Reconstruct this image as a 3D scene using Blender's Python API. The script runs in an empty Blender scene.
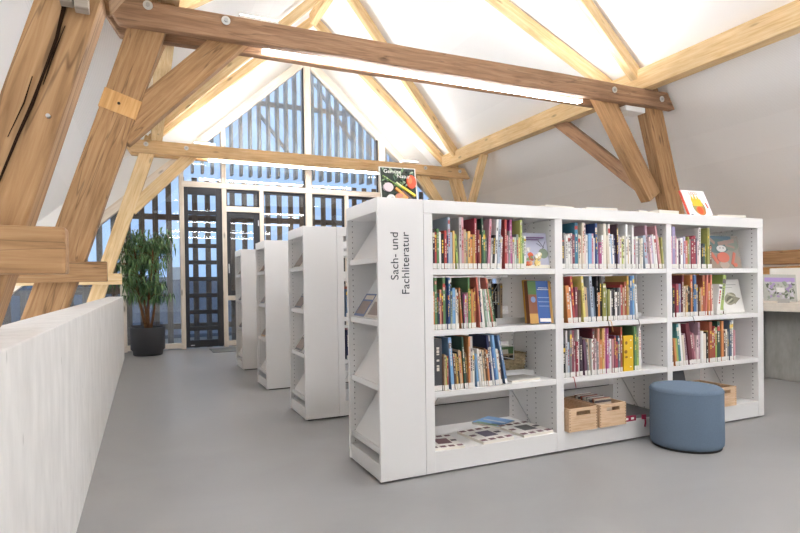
import bpy, bmesh, math, random
from mathutils import Vector, Matrix, noise
rnd = random.Random(7)
R = math.radians
PI = math.pi
SC = bpy.context.scene
COL = SC.collection

# ------------------------------------------------------------------ camera
def cam_axes(yaw, pitch, roll):
    cy, sy, cp, sp = math.cos(yaw), math.sin(yaw), math.cos(pitch), math.sin(pitch)
    cr, sr = math.cos(roll), math.sin(roll)
    f = Vector((sy*cp, cy*cp, sp)); r = Vector((cy, -sy, 0)); u = r.cross(f)
    return cr*r + sr*u, -sr*r + cr*u, f
cd = bpy.data.cameras.new('camera'); cam = bpy.data.objects.new('camera', cd); COL.objects.link(cam)
_r, _u, _f = cam_axes(.431511, -.009471, -.014054)
M = Matrix.Identity(4)
for i in range(3):
    M[i][0] = _r[i]; M[i][1] = _u[i]; M[i][2] = -_f[i]
M[2][3] = 1.04873
cam.matrix_world = M
cd.sensor_width = 36; cd.lens = 555.55*36/800; cd.shift_y = 22.305/800; cd.clip_start = .02; cd.clip_end = 300
SC.camera = cam

# ------------------------------------------------------------------ sky, exposure, lamp strengths
EXPOSURE = 0.62
LED = 33.0           # linear lamps
UP = 60.0            # uplights on the collar beams
EAVE_FILL = 27.0           # unseen fill strips added along the eaves
SKY = ((.30, .46, .76), (.47, .64, .92))
w = bpy.data.worlds.new('sky'); SC.world = w; w.use_nodes = True
nt = w.node_tree; nt.nodes.clear()
wo = nt.nodes.new('ShaderNodeOutputWorld'); bg = nt.nodes.new('ShaderNodeBackground')
tc = nt.nodes.new('ShaderNodeTexCoord'); sx = nt.nodes.new('ShaderNodeSeparateXYZ'); rp = nt.nodes.new('ShaderNodeValToRGB')
nt.links.new(tc.outputs['Generated'], sx.inputs[0]); nt.links.new(sx.outputs['Z'], rp.inputs[0])
rp.color_ramp.elements[0].position = 0.0; rp.color_ramp.elements[0].color = (*SKY[0], 1)
rp.color_ramp.elements[1].position = .45; rp.color_ramp.elements[1].color = (*SKY[1], 1)
nt.links.new(rp.outputs[0], bg.inputs[0]); nt.links.new(bg.outputs[0], wo.inputs[0]); bg.inputs[1].default_value = 1.0
SC.view_settings.view_transform = 'Standard'; SC.view_settings.look = 'None'
SC.view_settings.gamma = 1; SC.view_settings.exposure = EXPOSURE; SC.view_settings.use_curve_mapping = False
try:
    SC.cycles.max_bounces = 10; SC.cycles.diffuse_bounces = 6; SC.cycles.transparent_max_bounces = 16
    SC.cycles.use_denoising = True; SC.cycles.sample_clamp_indirect = 6
except Exception:
    pass

# ------------------------------------------------------------------ materials
def lin(h):
    h = h.lstrip('#'); o = []
    for i in (0, 2, 4):
        c = int(h[i:i+2], 16)/255
        o.append(c/12.92 if c <= .04045 else ((c+.055)/1.055)**2.4)
    return tuple(o)
MATS = {}
def mat(name, hexc, rough=.5, spec=.3, metal=0, noise_amt=.0, nscale=8, bump=0, bscale=40):
    if name in MATS: return MATS[name]
    m = bpy.data.materials.new(name); m.use_nodes = True; t = m.node_tree; b = t.nodes['Principled BSDF']
    c = lin(hexc) if isinstance(hexc, str) else hexc
    b.inputs['Base Color'].default_value = (*c, 1); b.inputs['Roughness'].default_value = rough
    b.inputs['Metallic'].default_value = metal; b.inputs['Specular IOR Level'].default_value = spec
    tcn = None
    if noise_amt or bump:
        tcn = t.nodes.new('ShaderNodeTexCoord')
    if noise_amt:
        n = t.nodes.new('ShaderNodeTexNoise'); n.inputs['Scale'].default_value = nscale; n.inputs['Detail'].default_value = 6
        t.links.new(tcn.outputs['Object'], n.inputs['Vector'])
        r = t.nodes.new('ShaderNodeValToRGB'); r.color_ramp.elements[0].position = .3; r.color_ramp.elements[1].position = .7
        r.color_ramp.elements[0].color = (*[x*(1-noise_amt) for x in c], 1)
        r.color_ramp.elements[1].color = (*[min(1, x*(1+noise_amt)) for x in c], 1)
        t.links.new(n.outputs['Fac'], r.inputs[0]); t.links.new(r.outputs[0], b.inputs['Base Color'])
    if bump:
        n = t.nodes.new('ShaderNodeTexNoise'); n.inputs['Scale'].default_value = bscale; n.inputs['Detail'].default_value = 4
        t.links.new(tcn.outputs['Object'], n.inputs['Vector'])
        bp = t.nodes.new('ShaderNodeBump'); bp.inputs['Strength'].default_value = bump; bp.inputs['Distance'].default_value = .01
        t.links.new(n.outputs['Fac'], bp.inputs['Height']); t.links.new(bp.outputs[0], b.inputs['Normal'])
    MATS[name] = m
    return m
def emit(name, col, s):
    m = bpy.data.materials.new(name); m.use_nodes = True; t = m.node_tree; t.nodes.clear()
    o = t.nodes.new('ShaderNodeOutputMaterial'); e = t.nodes.new('ShaderNodeEmission')
    e.inputs[0].default_value = (*col, 1); e.inputs[1].default_value = s; t.links.new(e.outputs[0], o.inputs[0])
    MATS[name] = m
    return m
def wood(name, c_dark, c_mid, c_light, crack=.0, rough=.6, scale=1.0, bump=.25):
    """grain runs along the object's local X"""
    m = bpy.data.materials.new(name); m.use_nodes = True; t = m.node_tree; b = t.nodes['Principled BSDF']
    N = t.nodes.new; L = t.links.new
    tcn = N('ShaderNodeTexCoord'); oi = N('ShaderNodeObjectInfo')
    add = N('ShaderNodeVectorMath'); add.operation = 'ADD'
    mul = N('ShaderNodeVectorMath'); mul.operation = 'SCALE'; mul.inputs['Scale'].default_value = 37
    cmb = N('ShaderNodeCombineXYZ')
    for i in range(3): L(oi.outputs['Random'], cmb.inputs[i])
    L(cmb.outputs[0], mul.inputs[0]); L(tcn.outputs['Object'], add.inputs[0]); L(mul.outputs[0], add.inputs[1])
    mp = N('ShaderNodeMapping'); mp.inputs['Scale'].default_value = (1.1*scale, 16*scale, 16*scale); L(add.outputs[0], mp.inputs[0])
    n1 = N('ShaderNodeTexNoise'); n1.inputs['Scale'].default_value = 2.2; n1.inputs['Detail'].default_value = 9; n1.inputs['Roughness'].default_value = .62
    n1.inputs['Distortion'].default_value = .6
    L(mp.outputs[0], n1.inputs['Vector'])
    r = N('ShaderNodeValToRGB'); e = r.color_ramp.elements
    e[0].position = .32; e[0].color = (*lin(c_dark), 1); e[1].position = .68; e[1].color = (*lin(c_light), 1)
    x = e.new(.5); x.color = (*lin(c_mid), 1)
    L(n1.outputs['Fac'], r.inputs[0])
    # large soft blotches
    n2 = N('ShaderNodeTexNoise'); n2.inputs['Scale'].default_value = 1.6; n2.inputs['Detail'].default_value = 3; L(add.outputs[0], n2.inputs['Vector'])
    mr = N('ShaderNodeMapRange'); mr.inputs['From Min'].default_value = .3; mr.inputs['From Max'].default_value = .7
    mr.inputs['To Min'].default_value = .86; mr.inputs['To Max'].default_value = 1.1; L(n2.outputs['Fac'], mr.inputs['Value'])
    mx = N('ShaderNodeVectorMath'); mx.operation = 'SCALE'; L(r.outputs[0], mx.inputs[0]); L(mr.outputs[0], mx.inputs['Scale'])
    # knots
    mk = N('ShaderNodeMapping'); mk.inputs['Scale'].default_value = (2.0, 6, 6); L(add.outputs[0], mk.inputs[0])
    v = N('ShaderNodeTexVoronoi'); v.inputs['Scale'].default_value = 1.0; L(mk.outputs[0], v.inputs['Vector'])
    kr = N('ShaderNodeMapRange'); kr.inputs['From Min'].default_value = .06; kr.inputs['From Max'].default_value = .14
    kr.inputs['To Min'].default_value = .55; kr.inputs['To Max'].default_value = 1; L(v.outputs['Distance'], kr.inputs['Value'])
    mx2 = N('ShaderNodeVectorMath'); mx2.operation = 'SCALE'; L(mx.outputs[0], mx2.inputs[0]); L(kr.outputs[0], mx2.inputs['Scale'])
    last = mx2
    if crack:
        mc = N('ShaderNodeMapping'); mc.inputs['Scale'].default_value = (.55, 9, 9); L(add.outputs[0], mc.inputs[0])
        n3 = N('ShaderNodeTexNoise'); n3.inputs['Scale'].default_value = 1.3; n3.inputs['Detail'].default_value = 2; L(mc.outputs[0], n3.inputs['Vector'])
        ab = N('ShaderNodeMath'); ab.operation = 'SUBTRACT'; ab.inputs[1].default_value = .5; L(n3.outputs['Fac'], ab.inputs[0])
        a2 = N('ShaderNodeMath'); a2.operation = 'ABSOLUTE'; L(ab.outputs[0], a2.inputs[0])
        cr = N('ShaderNodeMapRange'); cr.inputs['From Min'].default_value = .002; cr.inputs['From Max'].default_value = .012
        cr.inputs['To Min'].default_value = 1-crack; cr.inputs['To Max'].default_value = 1; L(a2.outputs[0], cr.inputs['Value'])
        mx3 = N('ShaderNodeVectorMath'); mx3.operation = 'SCALE'; L(mx2.outputs[0], mx3.inputs[0]); L(cr.outputs[0], mx3.inputs['Scale'])
        last = mx3
    L(last.outputs[0], b.inputs['Base Color'])
    bp = N('ShaderNodeBump'); bp.inputs['Strength'].default_value = bump; bp.inputs['Distance'].default_value = .004
    L(n1.outputs['Fac'], bp.inputs['Height']); L(bp.outputs[0], b.inputs['Normal'])
    b.inputs['Roughness'].default_value = rough; b.inputs['Specular IOR Level'].default_value = .25
    MATS[name] = m
    return m
OLD = wood('old brown timber', '8a6847', 'a37e58', 'b5916b', crack=.4, bump=.5)
OLD2 = wood('old grey brown timber', '7d5f46', '957358', 'a68569', crack=.35, bump=.5)
MIDW = wood('honey timber', '9a6c3d', 'b98a55', 'cda070', crack=.3, bump=.35)
NEWW = wood('new spruce', 'cdaa78', 'dfc193', 'e9d1a8', bump=.15)
TAN = wood('tan spruce', 'c09a6c', 'd3b083', 'dfc097', bump=.2)
CREAM = wood('whitened spruce', 'd9cbb8', 'e6dacb', 'eee6da', bump=.1, scale=.8)
BOXW = wood('beech plywood', 'c3a17e', 'd0b191', 'dabfa2', bump=.1, scale=3)
FIN = wood('weathered slat wood', 'dedbd8', 'e6e3e0', 'edebe8', bump=.2)
BOARD = wood('dark slat wood', '5a504a', '6e6259', '84786d', bump=.2)

WHITE = mat('white lacquer', 'dedddc', .38, .4)
WHITE2 = mat('white lacquer edge', 'e4e2df', .4, .4)
DARK = mat('dark grey aluminium', '2a2b30', .45, .4)
BLACKM = mat('black toe strip', '2b2b2b', .7)
STEEL = mat('steel', 'b9bbbd', .3, .5, .9)
WASHER = mat('zinc washer', 'd3d3d0', .4, .5, .4)
PAPER = mat('paper block', 'e8e3d8', .8, .1)
LABELM = mat('white call label', 'dddbd6', .6, .2, noise_amt=.08, nscale=120)

def pegged(ax='Y', c0=.244, q1=.045, q2=.2):
    m = bpy.data.materials.new('white lacquer with peg holes'); m.use_nodes = True; t = m.node_tree; b = t.nodes['Principled BSDF']
    N = t.nodes.new; L = t.links.new
    tcn = N('ShaderNodeTexCoord'); s = N('ShaderNodeSeparateXYZ'); L(tcn.outputs['Object'], s.inputs[0])
    def ma(op, a, bb=None, c=None):
        n = N('ShaderNodeMath'); n.operation = op
        for i, v in enumerate((a, bb, c)):
            if v is None: continue
            if isinstance(v, (int, float)): n.inputs[i].default_value = v
            else: L(v, n.inputs[i])
        return n.outputs[0]
    dy = ma('ABSOLUTE', ma('SUBTRACT', s.outputs[ax], c0))
    d1 = ma('ABSOLUTE', ma('SUBTRACT', dy, q1)); d2 = ma('ABSOLUTE', ma('SUBTRACT', dy, q2))
    dm = ma('MINIMUM', d1, d2)
    fz = ma('MULTIPLY', ma('SUBTRACT', ma('FRACT', ma('DIVIDE', s.outputs['Z'], .032)), .5), .032)
    dist = ma('SQRT', ma('ADD', ma('MULTIPLY', dm, dm), ma('MULTIPLY', fz, fz)))
    hole = ma('LESS_THAN', dist, .0042)
    mix = N('ShaderNodeMix'); mix.data_type = 'RGBA'; L(hole, mix.inputs['Factor'])
    mix.inputs['A'].default_value = (*lin('dedddc'), 1); mix.inputs['B'].default_value = (*lin('4a4a4a'), 1)
    L(mix.outputs['Result'], b.inputs['Base Color']); b.inputs['Roughness'].default_value = .4; b.inputs['Specular IOR Level'].default_value = .4
    return m
PEG = pegged()
PEGX = pegged('X', .14, .11, .11)

def floor_mat():
    m = bpy.data.materials.new('grey poured floor'); m.use_nodes = True; t = m.node_tree; b = t.nodes['Principled BSDF']
    N = t.nodes.new; L = t.links.new
    tcn = N('ShaderNodeTexCoord'); n = N('ShaderNodeTexNoise'); n.inputs['Scale'].default_value = 1.1; n.inputs['Detail'].default_value = 7
    n.inputs['Distortion'].default_value = 1.2
    L(tcn.outputs['Object'], n.inputs['Vector'])
    r = N('ShaderNodeValToRGB'); r.color_ramp.elements[0].position = .3; r.color_ramp.elements[1].position = .72
    r.color_ramp.elements[0].color = (*lin('8a8a8a'), 1); r.color_ramp.elements[1].color = (*lin('989898'), 1)
    L(n.outputs['Fac'], r.inputs[0]); L(r.outputs[0], b.inputs['Base Color'])
    r2 = N('ShaderNodeMapRange'); r2.inputs['To Min'].default_value = .3; r2.inputs['To Max'].default_value = .5
    L(n.outputs['Fac'], r2.inputs['Value']); L(r2.outputs[0], b.inputs['Roughness']); b.inputs['Specular IOR Level'].default_value = .35
    return m
FLOOR = floor_mat()
def concrete(name, a, c, bscale=5):
    m = bpy.data.materials.new(name); m.use_nodes = True; t = m.node_tree; b = t.nodes['Principled BSDF']
    N = t.nodes.new; L = t.links.new
    tcn = N('ShaderNodeTexCoord'); mp = N('ShaderNodeMapping'); mp.inputs['Scale'].default_value = (2, 2.2, .9); L(tcn.outputs['Object'], mp.inputs[0])
    n = N('ShaderNodeTexNoise'); n.inputs['Scale'].default_value = bscale; n.inputs['Detail'].default_value = 8; n.inputs['Roughness'].default_value = .6
    L(mp.outputs[0], n.inputs['Vector'])
    r = N('ShaderNodeValToRGB'); r.color_ramp.elements[0].position = .28; r.color_ramp.elements[1].position = .66
    r.color_ramp.elements[0].color = (*lin(a), 1); r.color_ramp.elements[1].color = (*lin(c), 1); L(n.outputs['Fac'], r.inputs[0])
    mp2 = N('ShaderNodeMapping'); mp2.inputs['Scale'].default_value = (9, 9, 3.2); L(tcn.outputs['Object'], mp2.inputs[0])
    v = N('ShaderNodeTexVoronoi'); v.inputs['Scale'].default_value = 1.6; v.inputs['Randomness'].default_value = 1; L(mp2.outputs[0], v.inputs['Vector'])
    mr = N('ShaderNodeMapRange'); mr.inputs['From Min'].default_value = .05; mr.inputs['From Max'].default_value = .1
    mr.inputs['To Min'].default_value = .72; mr.inputs['To Max'].default_value = 1; L(v.outputs['Distance'], mr.inputs['Value'])
    sc = N('ShaderNodeVectorMath'); sc.operation = 'SCALE'; L(r.outputs[0], sc.inputs[0]); L(mr.outputs[0], sc.inputs['Scale'])
    L(sc.outputs[0], b.inputs['Base Color']); b.inputs['Roughness'].default_value = .75; b.inputs['Specular IOR Level'].default_value = .2
    return m
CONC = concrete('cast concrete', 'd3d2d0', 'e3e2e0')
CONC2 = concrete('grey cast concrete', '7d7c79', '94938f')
def ceil_mat():
    m = bpy.data.materials.new('white acoustic ceiling'); m.use_nodes = True; t = m.node_tree; b = t.nodes['Principled BSDF']
    N = t.nodes.new; L = t.links.new
    tcn = N('ShaderNodeTexCoord'); s = N('ShaderNodeSeparateXYZ'); L(tcn.outputs['Object'], s.inputs[0])
    # object-local X is the distance down the slope; panels 1.25 m wide with a smooth strip, fine perforation rows
    d = N('ShaderNodeMath'); d.operation = 'DIVIDE'; d.inputs[1].default_value = 1.5; L(s.outputs['X'], d.inputs[0])
    f = N('ShaderNodeMath'); f.operation = 'FRACT'; L(d.outputs[0], f.inputs[0])
    g = N('ShaderNodeMath'); g.operation = 'LESS_THAN'; g.inputs[1].default_value = .3; L(f.outputs[0], g.inputs[0])
    d2 = N('ShaderNodeMath'); d2.operation = 'DIVIDE'; d2.inputs[1].default_value = .016; L(s.outputs['X'], d2.inputs[0])
    f2 = N('ShaderNodeMath'); f2.operation = 'FRACT'; L(d2.outputs[0], f2.inputs[0])
    g2 = N('ShaderNodeMath'); g2.operation = 'LESS_THAN'; g2.inputs[1].default_value = .35; L(f2.outputs[0], g2.inputs[0])
    mx = N('ShaderNodeMix'); mx.data_type = 'RGBA'; L(g2.outputs[0], mx.inputs['Factor'])
    mx.inputs['A'].default_value = (*lin('fafafa'), 1); mx.inputs['B'].default_value = (*lin('f3f3f3'), 1)
    mx2 = N('ShaderNodeMix'); mx2.data_type = 'RGBA'; L(g.outputs[0], mx2.inputs['Factor']); L(mx.outputs['Result'], mx2.inputs['A'])
    mx2.inputs['B'].default_value = (*lin('fbfbfb'), 1)
    L(mx2.outputs['Result'], b.inputs['Base Color']); b.inputs['Roughness'].default_value = .9; b.inputs['Specular IOR Level'].default_value = .1
    return m
CEIL = ceil_mat()
PLASTER = mat('white plaster', 'ebeae7', .9, .1)
def glass_mat(name, tint, ior=1.5):
    m = bpy.data.materials.new(name); m.use_nodes = True; t = m.node_tree; t.nodes.clear()
    N = t.nodes.new; L = t.links.new
    o = N('ShaderNodeOutputMaterial'); tr = N('ShaderNodeBsdfTransparent'); tr.inputs[0].default_value = (*tint, 1)
    gl = N('ShaderNodeBsdfGlossy'); gl.inputs['Roughness'].default_value = .0; gl.inputs['Color'].default_value = (1, 1, 1, 1)
    fr = N('ShaderNodeFresnel'); fr.inputs['IOR'].default_value = ior
    mi = N('ShaderNodeMixShader'); L(fr.outputs[0], mi.inputs[0]); L(tr.outputs[0], mi.inputs[1]); L(gl.outputs[0], mi.inputs[2])
    L(mi.outputs[0], o.inputs[0])
    return m
GLASS = glass_mat('window glass', (.96, .98, .985), 1.75); GLASS2 = glass_mat('door glass', (.95, .97, .975), 1.4)

# ------------------------------------------------------------------ mesh helpers
class MB:
    def __init__(s): s.bm = bmesh.new(); s.mats = []
    def mi(s, m):
        if m not in s.mats: s.mats.append(m)
        return s.mats.index(m)
    def box(s, x0, x1, y0, y1, z0, z1, m, bev=0, M=None):
        r = bmesh.ops.create_cube(s.bm, size=1)
        vs = r['verts']
        T = Matrix.Translation(((x0+x1)/2, (y0+y1)/2, (z0+z1)/2)) @ Matrix.Diagonal((abs(x1-x0), abs(y1-y0), abs(z1-z0), 1))
        if M is not None: T = M @ T
        bmesh.ops.transform(s.bm, matrix=T, verts=vs)
        fs = {f for v in vs for f in v.link_faces}
        k = s.mi(m)
        for f in fs: f.material_index = k
        if bev:
            es = list({e for v in vs for e in v.link_edges})
            r = bmesh.ops.bevel(s.bm, geom=es, offset=bev, segments=2, affect='EDGES', profile=.5)
            for f in r['faces']: f.material_index = k
        return s
    def poly(s, pts, m, ext=None):
        """polygon (list of 3-D points), extruded by the vector ext"""
        k = s.mi(m)
        a = [s.bm.verts.new(p) for p in pts]
        fs = [s.bm.faces.new(a)]
        if ext is not None:
            b = [s.bm.verts.new(Vector(p)+Vector(ext)) for p in pts]
            fs.append(s.bm.faces.new(b[::-1]))
            n = len(pts)
            for i in range(n): fs.append(s.bm.faces.new((a[i], b[i], b[(i+1) % n], a[(i+1) % n])))
            bmesh.ops.recalc_face_normals(s.bm, faces=fs)
        for f in fs: f.material_index = k
        return s
    def disc(s, c, r1, r2, h, m, axis='Z', seg=24, M=None):
        q = bmesh.ops.create_cone(s.bm, cap_ends=True, segments=seg, radius1=r1, radius2=r2, depth=h)
        rot = {'Z': Matrix.Identity(4), 'Y': Matrix.Rotation(PI/2, 4, 'X'), 'X': Matrix.Rotation(PI/2, 4, 'Y')}[axis]
        T = Matrix.Translation(c) @ rot
        if M is not None: T = M @ T
        bmesh.ops.transform(s.bm, matrix=T, verts=q['verts'])
        k = s.mi(m)
        for f in {f for v in q['verts'] for f in v.link_faces}: f.material_index = k
        return s
    def tube(s, pts, rad, m, seg=6):
        k = s.mi(m); rings = []; pts = [Vector(p) for p in pts]
        for i, p in enumerate(pts):
            d = (pts[min(i+1, len(pts)-1)] - pts[max(i-1, 0)]).normalized()
            a = d.orthogonal().normalized() if abs(d.z) > .95 else d.cross(Vector((0, 0, 1))).normalized()
            b = d.cross(a)
            rr = rad[i] if isinstance(rad, (list, tuple)) else rad
            rings.append([s.bm.verts.new(p + rr*(math.cos(t)*a + math.sin(t)*b)) for t in [2*PI*j/seg for j in range(seg)]])
        for i in range(len(rings)-1):
            for j in range(seg):
                f = s.bm.faces.new((rings[i][j], rings[i][(j+1) % seg], rings[i+1][(j+1) % seg], rings[i+1][j])); f.material_index = k
                f.smooth = True
        for ring in (rings[0][::-1], rings[-1]):
            f = s.bm.faces.new(ring); f.material_index = k
        return s
    def lathe(s, prof, m, seg=48, smooth=True):
        k = s.mi(m); rings = []
        for r, z in prof:
            rings.append([s.bm.verts.new((r*math.cos(2*PI*j/seg), r*math.sin(2*PI*j/seg), z)) for j in range(seg)] if r > 1e-6 else [s.bm.verts.new((0, 0, z))])
        for a, b in zip(rings, rings[1:]):
            for j in range(seg):
                q = [a[j % len(a)], a[(j+1) % len(a)], b[(j+1) % len(b)], b[j % len(b)]]
                q = list(dict.fromkeys(q))
                if len(q) < 3: continue
                f = s.bm.faces.new(q); f.material_index = k; f.smooth = smooth
        return s
    def build(s, name, parent=None, loc=None, M=None):
        me = bpy.data.meshes.new(name)
        bmesh.ops.recalc_face_normals(s.bm, faces=s.bm.faces[:])
        s.bm.to_mesh(me); s.bm.free()
        for m in s.mats: me.materials.append(m)
        o = bpy.data.objects.new(name, me); COL.objects.link(o)
        if M is not None: o.matrix_basis = M
        elif loc is not None: o.location = loc
        if parent is not None: o.parent = parent
        return o
def tag(o, label=None, cat=None, group=None, kind=None):
    if label: o['label'] = label
    if cat: o['category'] = cat
    if group: o['group'] = group
    if kind: o['kind'] = kind
    return o
def empty(name, loc=(0, 0, 0), rot=(0, 0, 0)):
    o = bpy.data.objects.new(name, None); COL.objects.link(o); o.location = loc; o.rotation_euler = rot; o.empty_display_size = .05
    return o
def struct(o): o['kind'] = 'structure'; return o
def beam(name, p0, p1, w, h, m, parent=None, base=(0, 0, 0), up=(0, 0, 1), bev=.008, rough=0.0, cut0=0, cut1=0, roll=0):
    """timber from p0 to p1; w sideways, h along the 'up' side; local X runs along the beam; cut0/cut1 shear the ends"""
    p0 = Vector(p0); p1 = Vector(p1); d = p1-p0; ln = d.length; x = d.normalized()
    y = Vector(up).cross(x).normalized(); z = x.cross(y)
    if roll:
        q = Matrix.Rotation(roll, 3, x); y = q @ y; z = q @ z
    bm = bmesh.new(); bmesh.ops.create_cube(bm, size=1)
    bmesh.ops.transform(bm, matrix=Matrix.Diagonal((ln, w, h, 1)), verts=bm.verts)
    es = [e for e in bm.edges if abs((e.verts[0].co-e.verts[1].co).x) > ln*.5]
    if bev: bmesh.ops.bevel(bm, geom=bm.edges[:], offset=bev, segments=2, affect='EDGES', profile=.6)
    n = max(2, int(ln/.16)) if rough else 0
    if n:
        for i in range(1, n):
            bmesh.ops.bisect_plane(bm, geom=bm.verts[:]+bm.edges[:]+bm.faces[:], plane_co=(-ln/2+ln*i/n, 0, 0), plane_no=(1, 0, 0))
        off = Vector((rnd.random()*50, rnd.random()*50, rnd.random()*50))
        for v in bm.verts:
            q = Vector((v.co.x*1.1, v.co.y*2, v.co.z*2)) + off
            v.co.y += rough*noise.noise(q); v.co.z += rough*noise.noise(q+Vector((9, 4, 2)))
    for v in bm.verts:
        if cut0 and v.co.x < -ln/2+max(bev*2, .02): v.co.x += cut0*v.co.z/h
        if cut1 and v.co.x > ln/2-max(bev*2, .02): v.co.x += cut1*v.co.z/h
    me = bpy.data.meshes.new(name); bm.to_mesh(me); bm.free(); me.materials.append(m)
    o = bpy.data.objects.new(name, me); COL.objects.link(o)
    c = (p0+p1)/2 - Vector(base)
    B = Matrix.Identity(4)
    for i in range(3):
        B[i][0] = x[i]; B[i][1] = y[i]; B[i][2] = z[i]; B[i][3] = c[i]
    o.matrix_basis = B
    if parent is not None: o.parent = parent
    return o

# ================================================================== THE ROOM
XR, ZC, SL = 2.74, 5.78, .887          # ridge x, ceiling height at ridge, roof slope
YG, YB = 9.99, -5.0                    # gable wall, rear wall
def zc(x): return ZC - SL*abs(x-XR)
b = MB(); b.box(-3.9, 8.6, YB, YG+.1, -.2, 0, FLOOR); struct(b.build('floor'))
ang = math.atan(SL); slen = 7.0
for s, nm in ((1, 'ceiling'), (-1, 'ceiling')):
    b = MB(); b.box(0, slen, YB, YG+.08, 0, .06, CEIL)
    o = b.build(nm); o.location = (XR, 0, ZC)
    o.rotation_euler = (0, ang, 0) if s > 0 else (0, ang, PI)
    if s < 0:
        o.location = (XR, YG+YB+.08, ZC)
    struct(o)
b = MB(); b.box(-3.4, -3.2, YB, YG, 0, 1.0, PLASTER); struct(b.build('wall_left'))
b = MB(); b.box(7.75, 7.95, YB, YG, 0, 1.4, PLASTER); struct(b.build('wall_right'))
b = MB(); b.poly([(-3.6, YB, 0), (9, YB, 0), (9, YB, .4), (XR, YB, 5.9), (-3.6, YB, .4)], PLASTER, (0, -.1, 0)); struct(b.build('wall_back'))
# gable wall: white plaster between the glazing and the roof
GX, GZ, GS = 2.77, 5.26, .9
def zg(x): return GZ - GS*abs(x-GX)
b = MB()
b.poly([(-3.5, YG, 0), (-3.0, YG, 0), (-3.0, YG, zg(-3.0)), (GX, YG, GZ), (XR, YG, 5.95), (-3.5, YG, .45)], PLASTER, (0, .16, 0))
b.poly([(9, YG, 0), (8.5, YG, 0), (8.5, YG, .1), (GX, YG, GZ), (XR, YG, 5.95), (9, YG, .3)], PLASTER, (0, .16, 0))
struct(b.build('wall_gable'))

# ---- gable glazing: cream timber frame, panes, dark sashes
win = struct(empty('window_1', (GX, YG, 0)))
def G(mb, name): return mb.build(name, win, M=Matrix.Translation((-GX, -YG, 0)))
FY0, FY1 = YG-.06, YG+.10
def post(x0, x1, z0, z1=None, nm='mullion'):
    xm = (x0+x1)/2
    zt = zg(xm)-.05 if z1 is None else z1
    beam(nm, (xm, (FY0+FY1)/2, z0), (xm, (FY0+FY1)/2, zt), FY1-FY0, x1-x0, CREAM, win, (GX, YG, 0), up=(1, 0, 0), bev=.004)
def rail(x0, x1, z0, z1, nm='transom'):
    beam(nm, (x0, (FY0+FY1)/2-.004, (z0+z1)/2), (x1, (FY0+FY1)/2-.004, (z0+z1)/2), FY1-FY0, z1-z0, CREAM, win, (GX, YG, 0), bev=.004)
for x0, x1 in ((-2.2, -2.12), (-1.42, -1.34), (-.35, -.26), (.556, .626), (1.235, 1.31), (2.71, 2.826), (4.165, 4.30), (4.90, 4.98), (5.65, 5.73), (6.4, 6.48)):
    post(x0, x1, 0)
for x0, x1 in ((1.874, 1.944), (3.46, 3.53)):
    post(x0, x1, 0, 2.75)
rail(.59, 4.9, 2.72, 2.815); rail(1.31, 1.9, 2.33, 2.425); rail(1.31, 1.9, .80, .88)
rail(-3.0, .59, .02, .1); rail(1.27, 8.4, .02, .1)
# sloping frame members
for x0, x1 in ((-3.0, GX), (GX, 8.4)):
    z0, z1 = zg(x0), zg(x1)
    n = Vector((z0-z1, 0, x1-x0)).normalized()*.065
    p0 = Vector((x0, (FY0+FY1)/2, z0)) - n; p1 = Vector((x1, (FY0+FY1)/2, z1)) - n
    beam('sloping_frame', p0, p1, FY1-FY0+.006, .13, CREAM, win, (GX, YG, 0), bev=.004)
def pane(x0, x1, z0, z1=None):
    if z1 is None:
        xs = [x0, x1] if not (x0 < GX < x1) else [x0, GX, x1]
        pts = [(x0, YG+.03, z0), (x1, YG+.03, z0)] + [(x, YG+.03, zg(x)-.1) for x in reversed(xs)]
    else:
        pts = [(x0, YG+.03, z0), (x1, YG+.03, z0), (x1, YG+.03, z1), (x0, YG+.03, z1)]
    m = MB(); m.poly(pts, GLASS, (0, .012, 0)); G(m, 'glass_pane')
for x0, x1, z0, z1 in ((-2.12, -1.42, .1, None), (-1.34, -.35, .1, None), (-.26, .556, .1, None), (.626, 1.235, 2.815, None), (1.31, 2.71, 2.815, None),
                       (2.826, 4.165, 2.815, None), (4.30, 4.9, .1, None), (4.98, 5.65, .1, None), (5.73, 6.4, .1, None), (6.48, 7.3, .1, None),
                       (1.31, 1.874, 2.425, 2.72), (1.31, 1.874, .1, .8), (1.944, 2.71, .1, 2.72), (2.826, 3.46, .1, 2.72), (3.53, 4.165, .1, 2.72)):
    pane(x0, x1, z0, z1)
# thin dark edging of the panes, one part per glazed field
def edging(x0, x1, z0, z1, wd=.022):
    m = MB()
    m.box(x0, x0+wd, YG-.0, YG+.028, z0, z1, DARK); m.box(x1-wd, x1, YG, YG+.028, z0, z1, DARK)
    m.box(x0, x1, YG, YG+.028, z0, z0+wd, DARK); m.box(x0, x1, YG, YG+.028, z1-wd*2.4, z1, DARK); G(m, 'pane_edging')
for a in ((1.31, 1.874, 2.425, 2.72), (1.944, 2.71, .1, 2.72), (2.826, 3.46, .1, 2.72), (3.53, 4.165, .1, 2.72)): edging(*a)
for sx0, sx1 in ((2.826, 4.165), (4.30, 4.9)):
    m = MB(); m.poly([(sx0, YG, zg(sx0)-.12), (sx1, YG, zg(sx1)-.12), (sx1, YG, zg(sx1)-.155), (sx0, YG, zg(sx0)-.155)], DARK, (0, .028, 0))
    m.box(sx1-.02, sx1, YG, YG+.028, 2.815, zg(sx1)-.12, DARK); G(m, 'pane_edging')
m = MB(); m.box(2.69, 2.71, YG, YG+.028, 2.815, zg(2.7)-.12, DARK); G(m, 'pane_edging')

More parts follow.
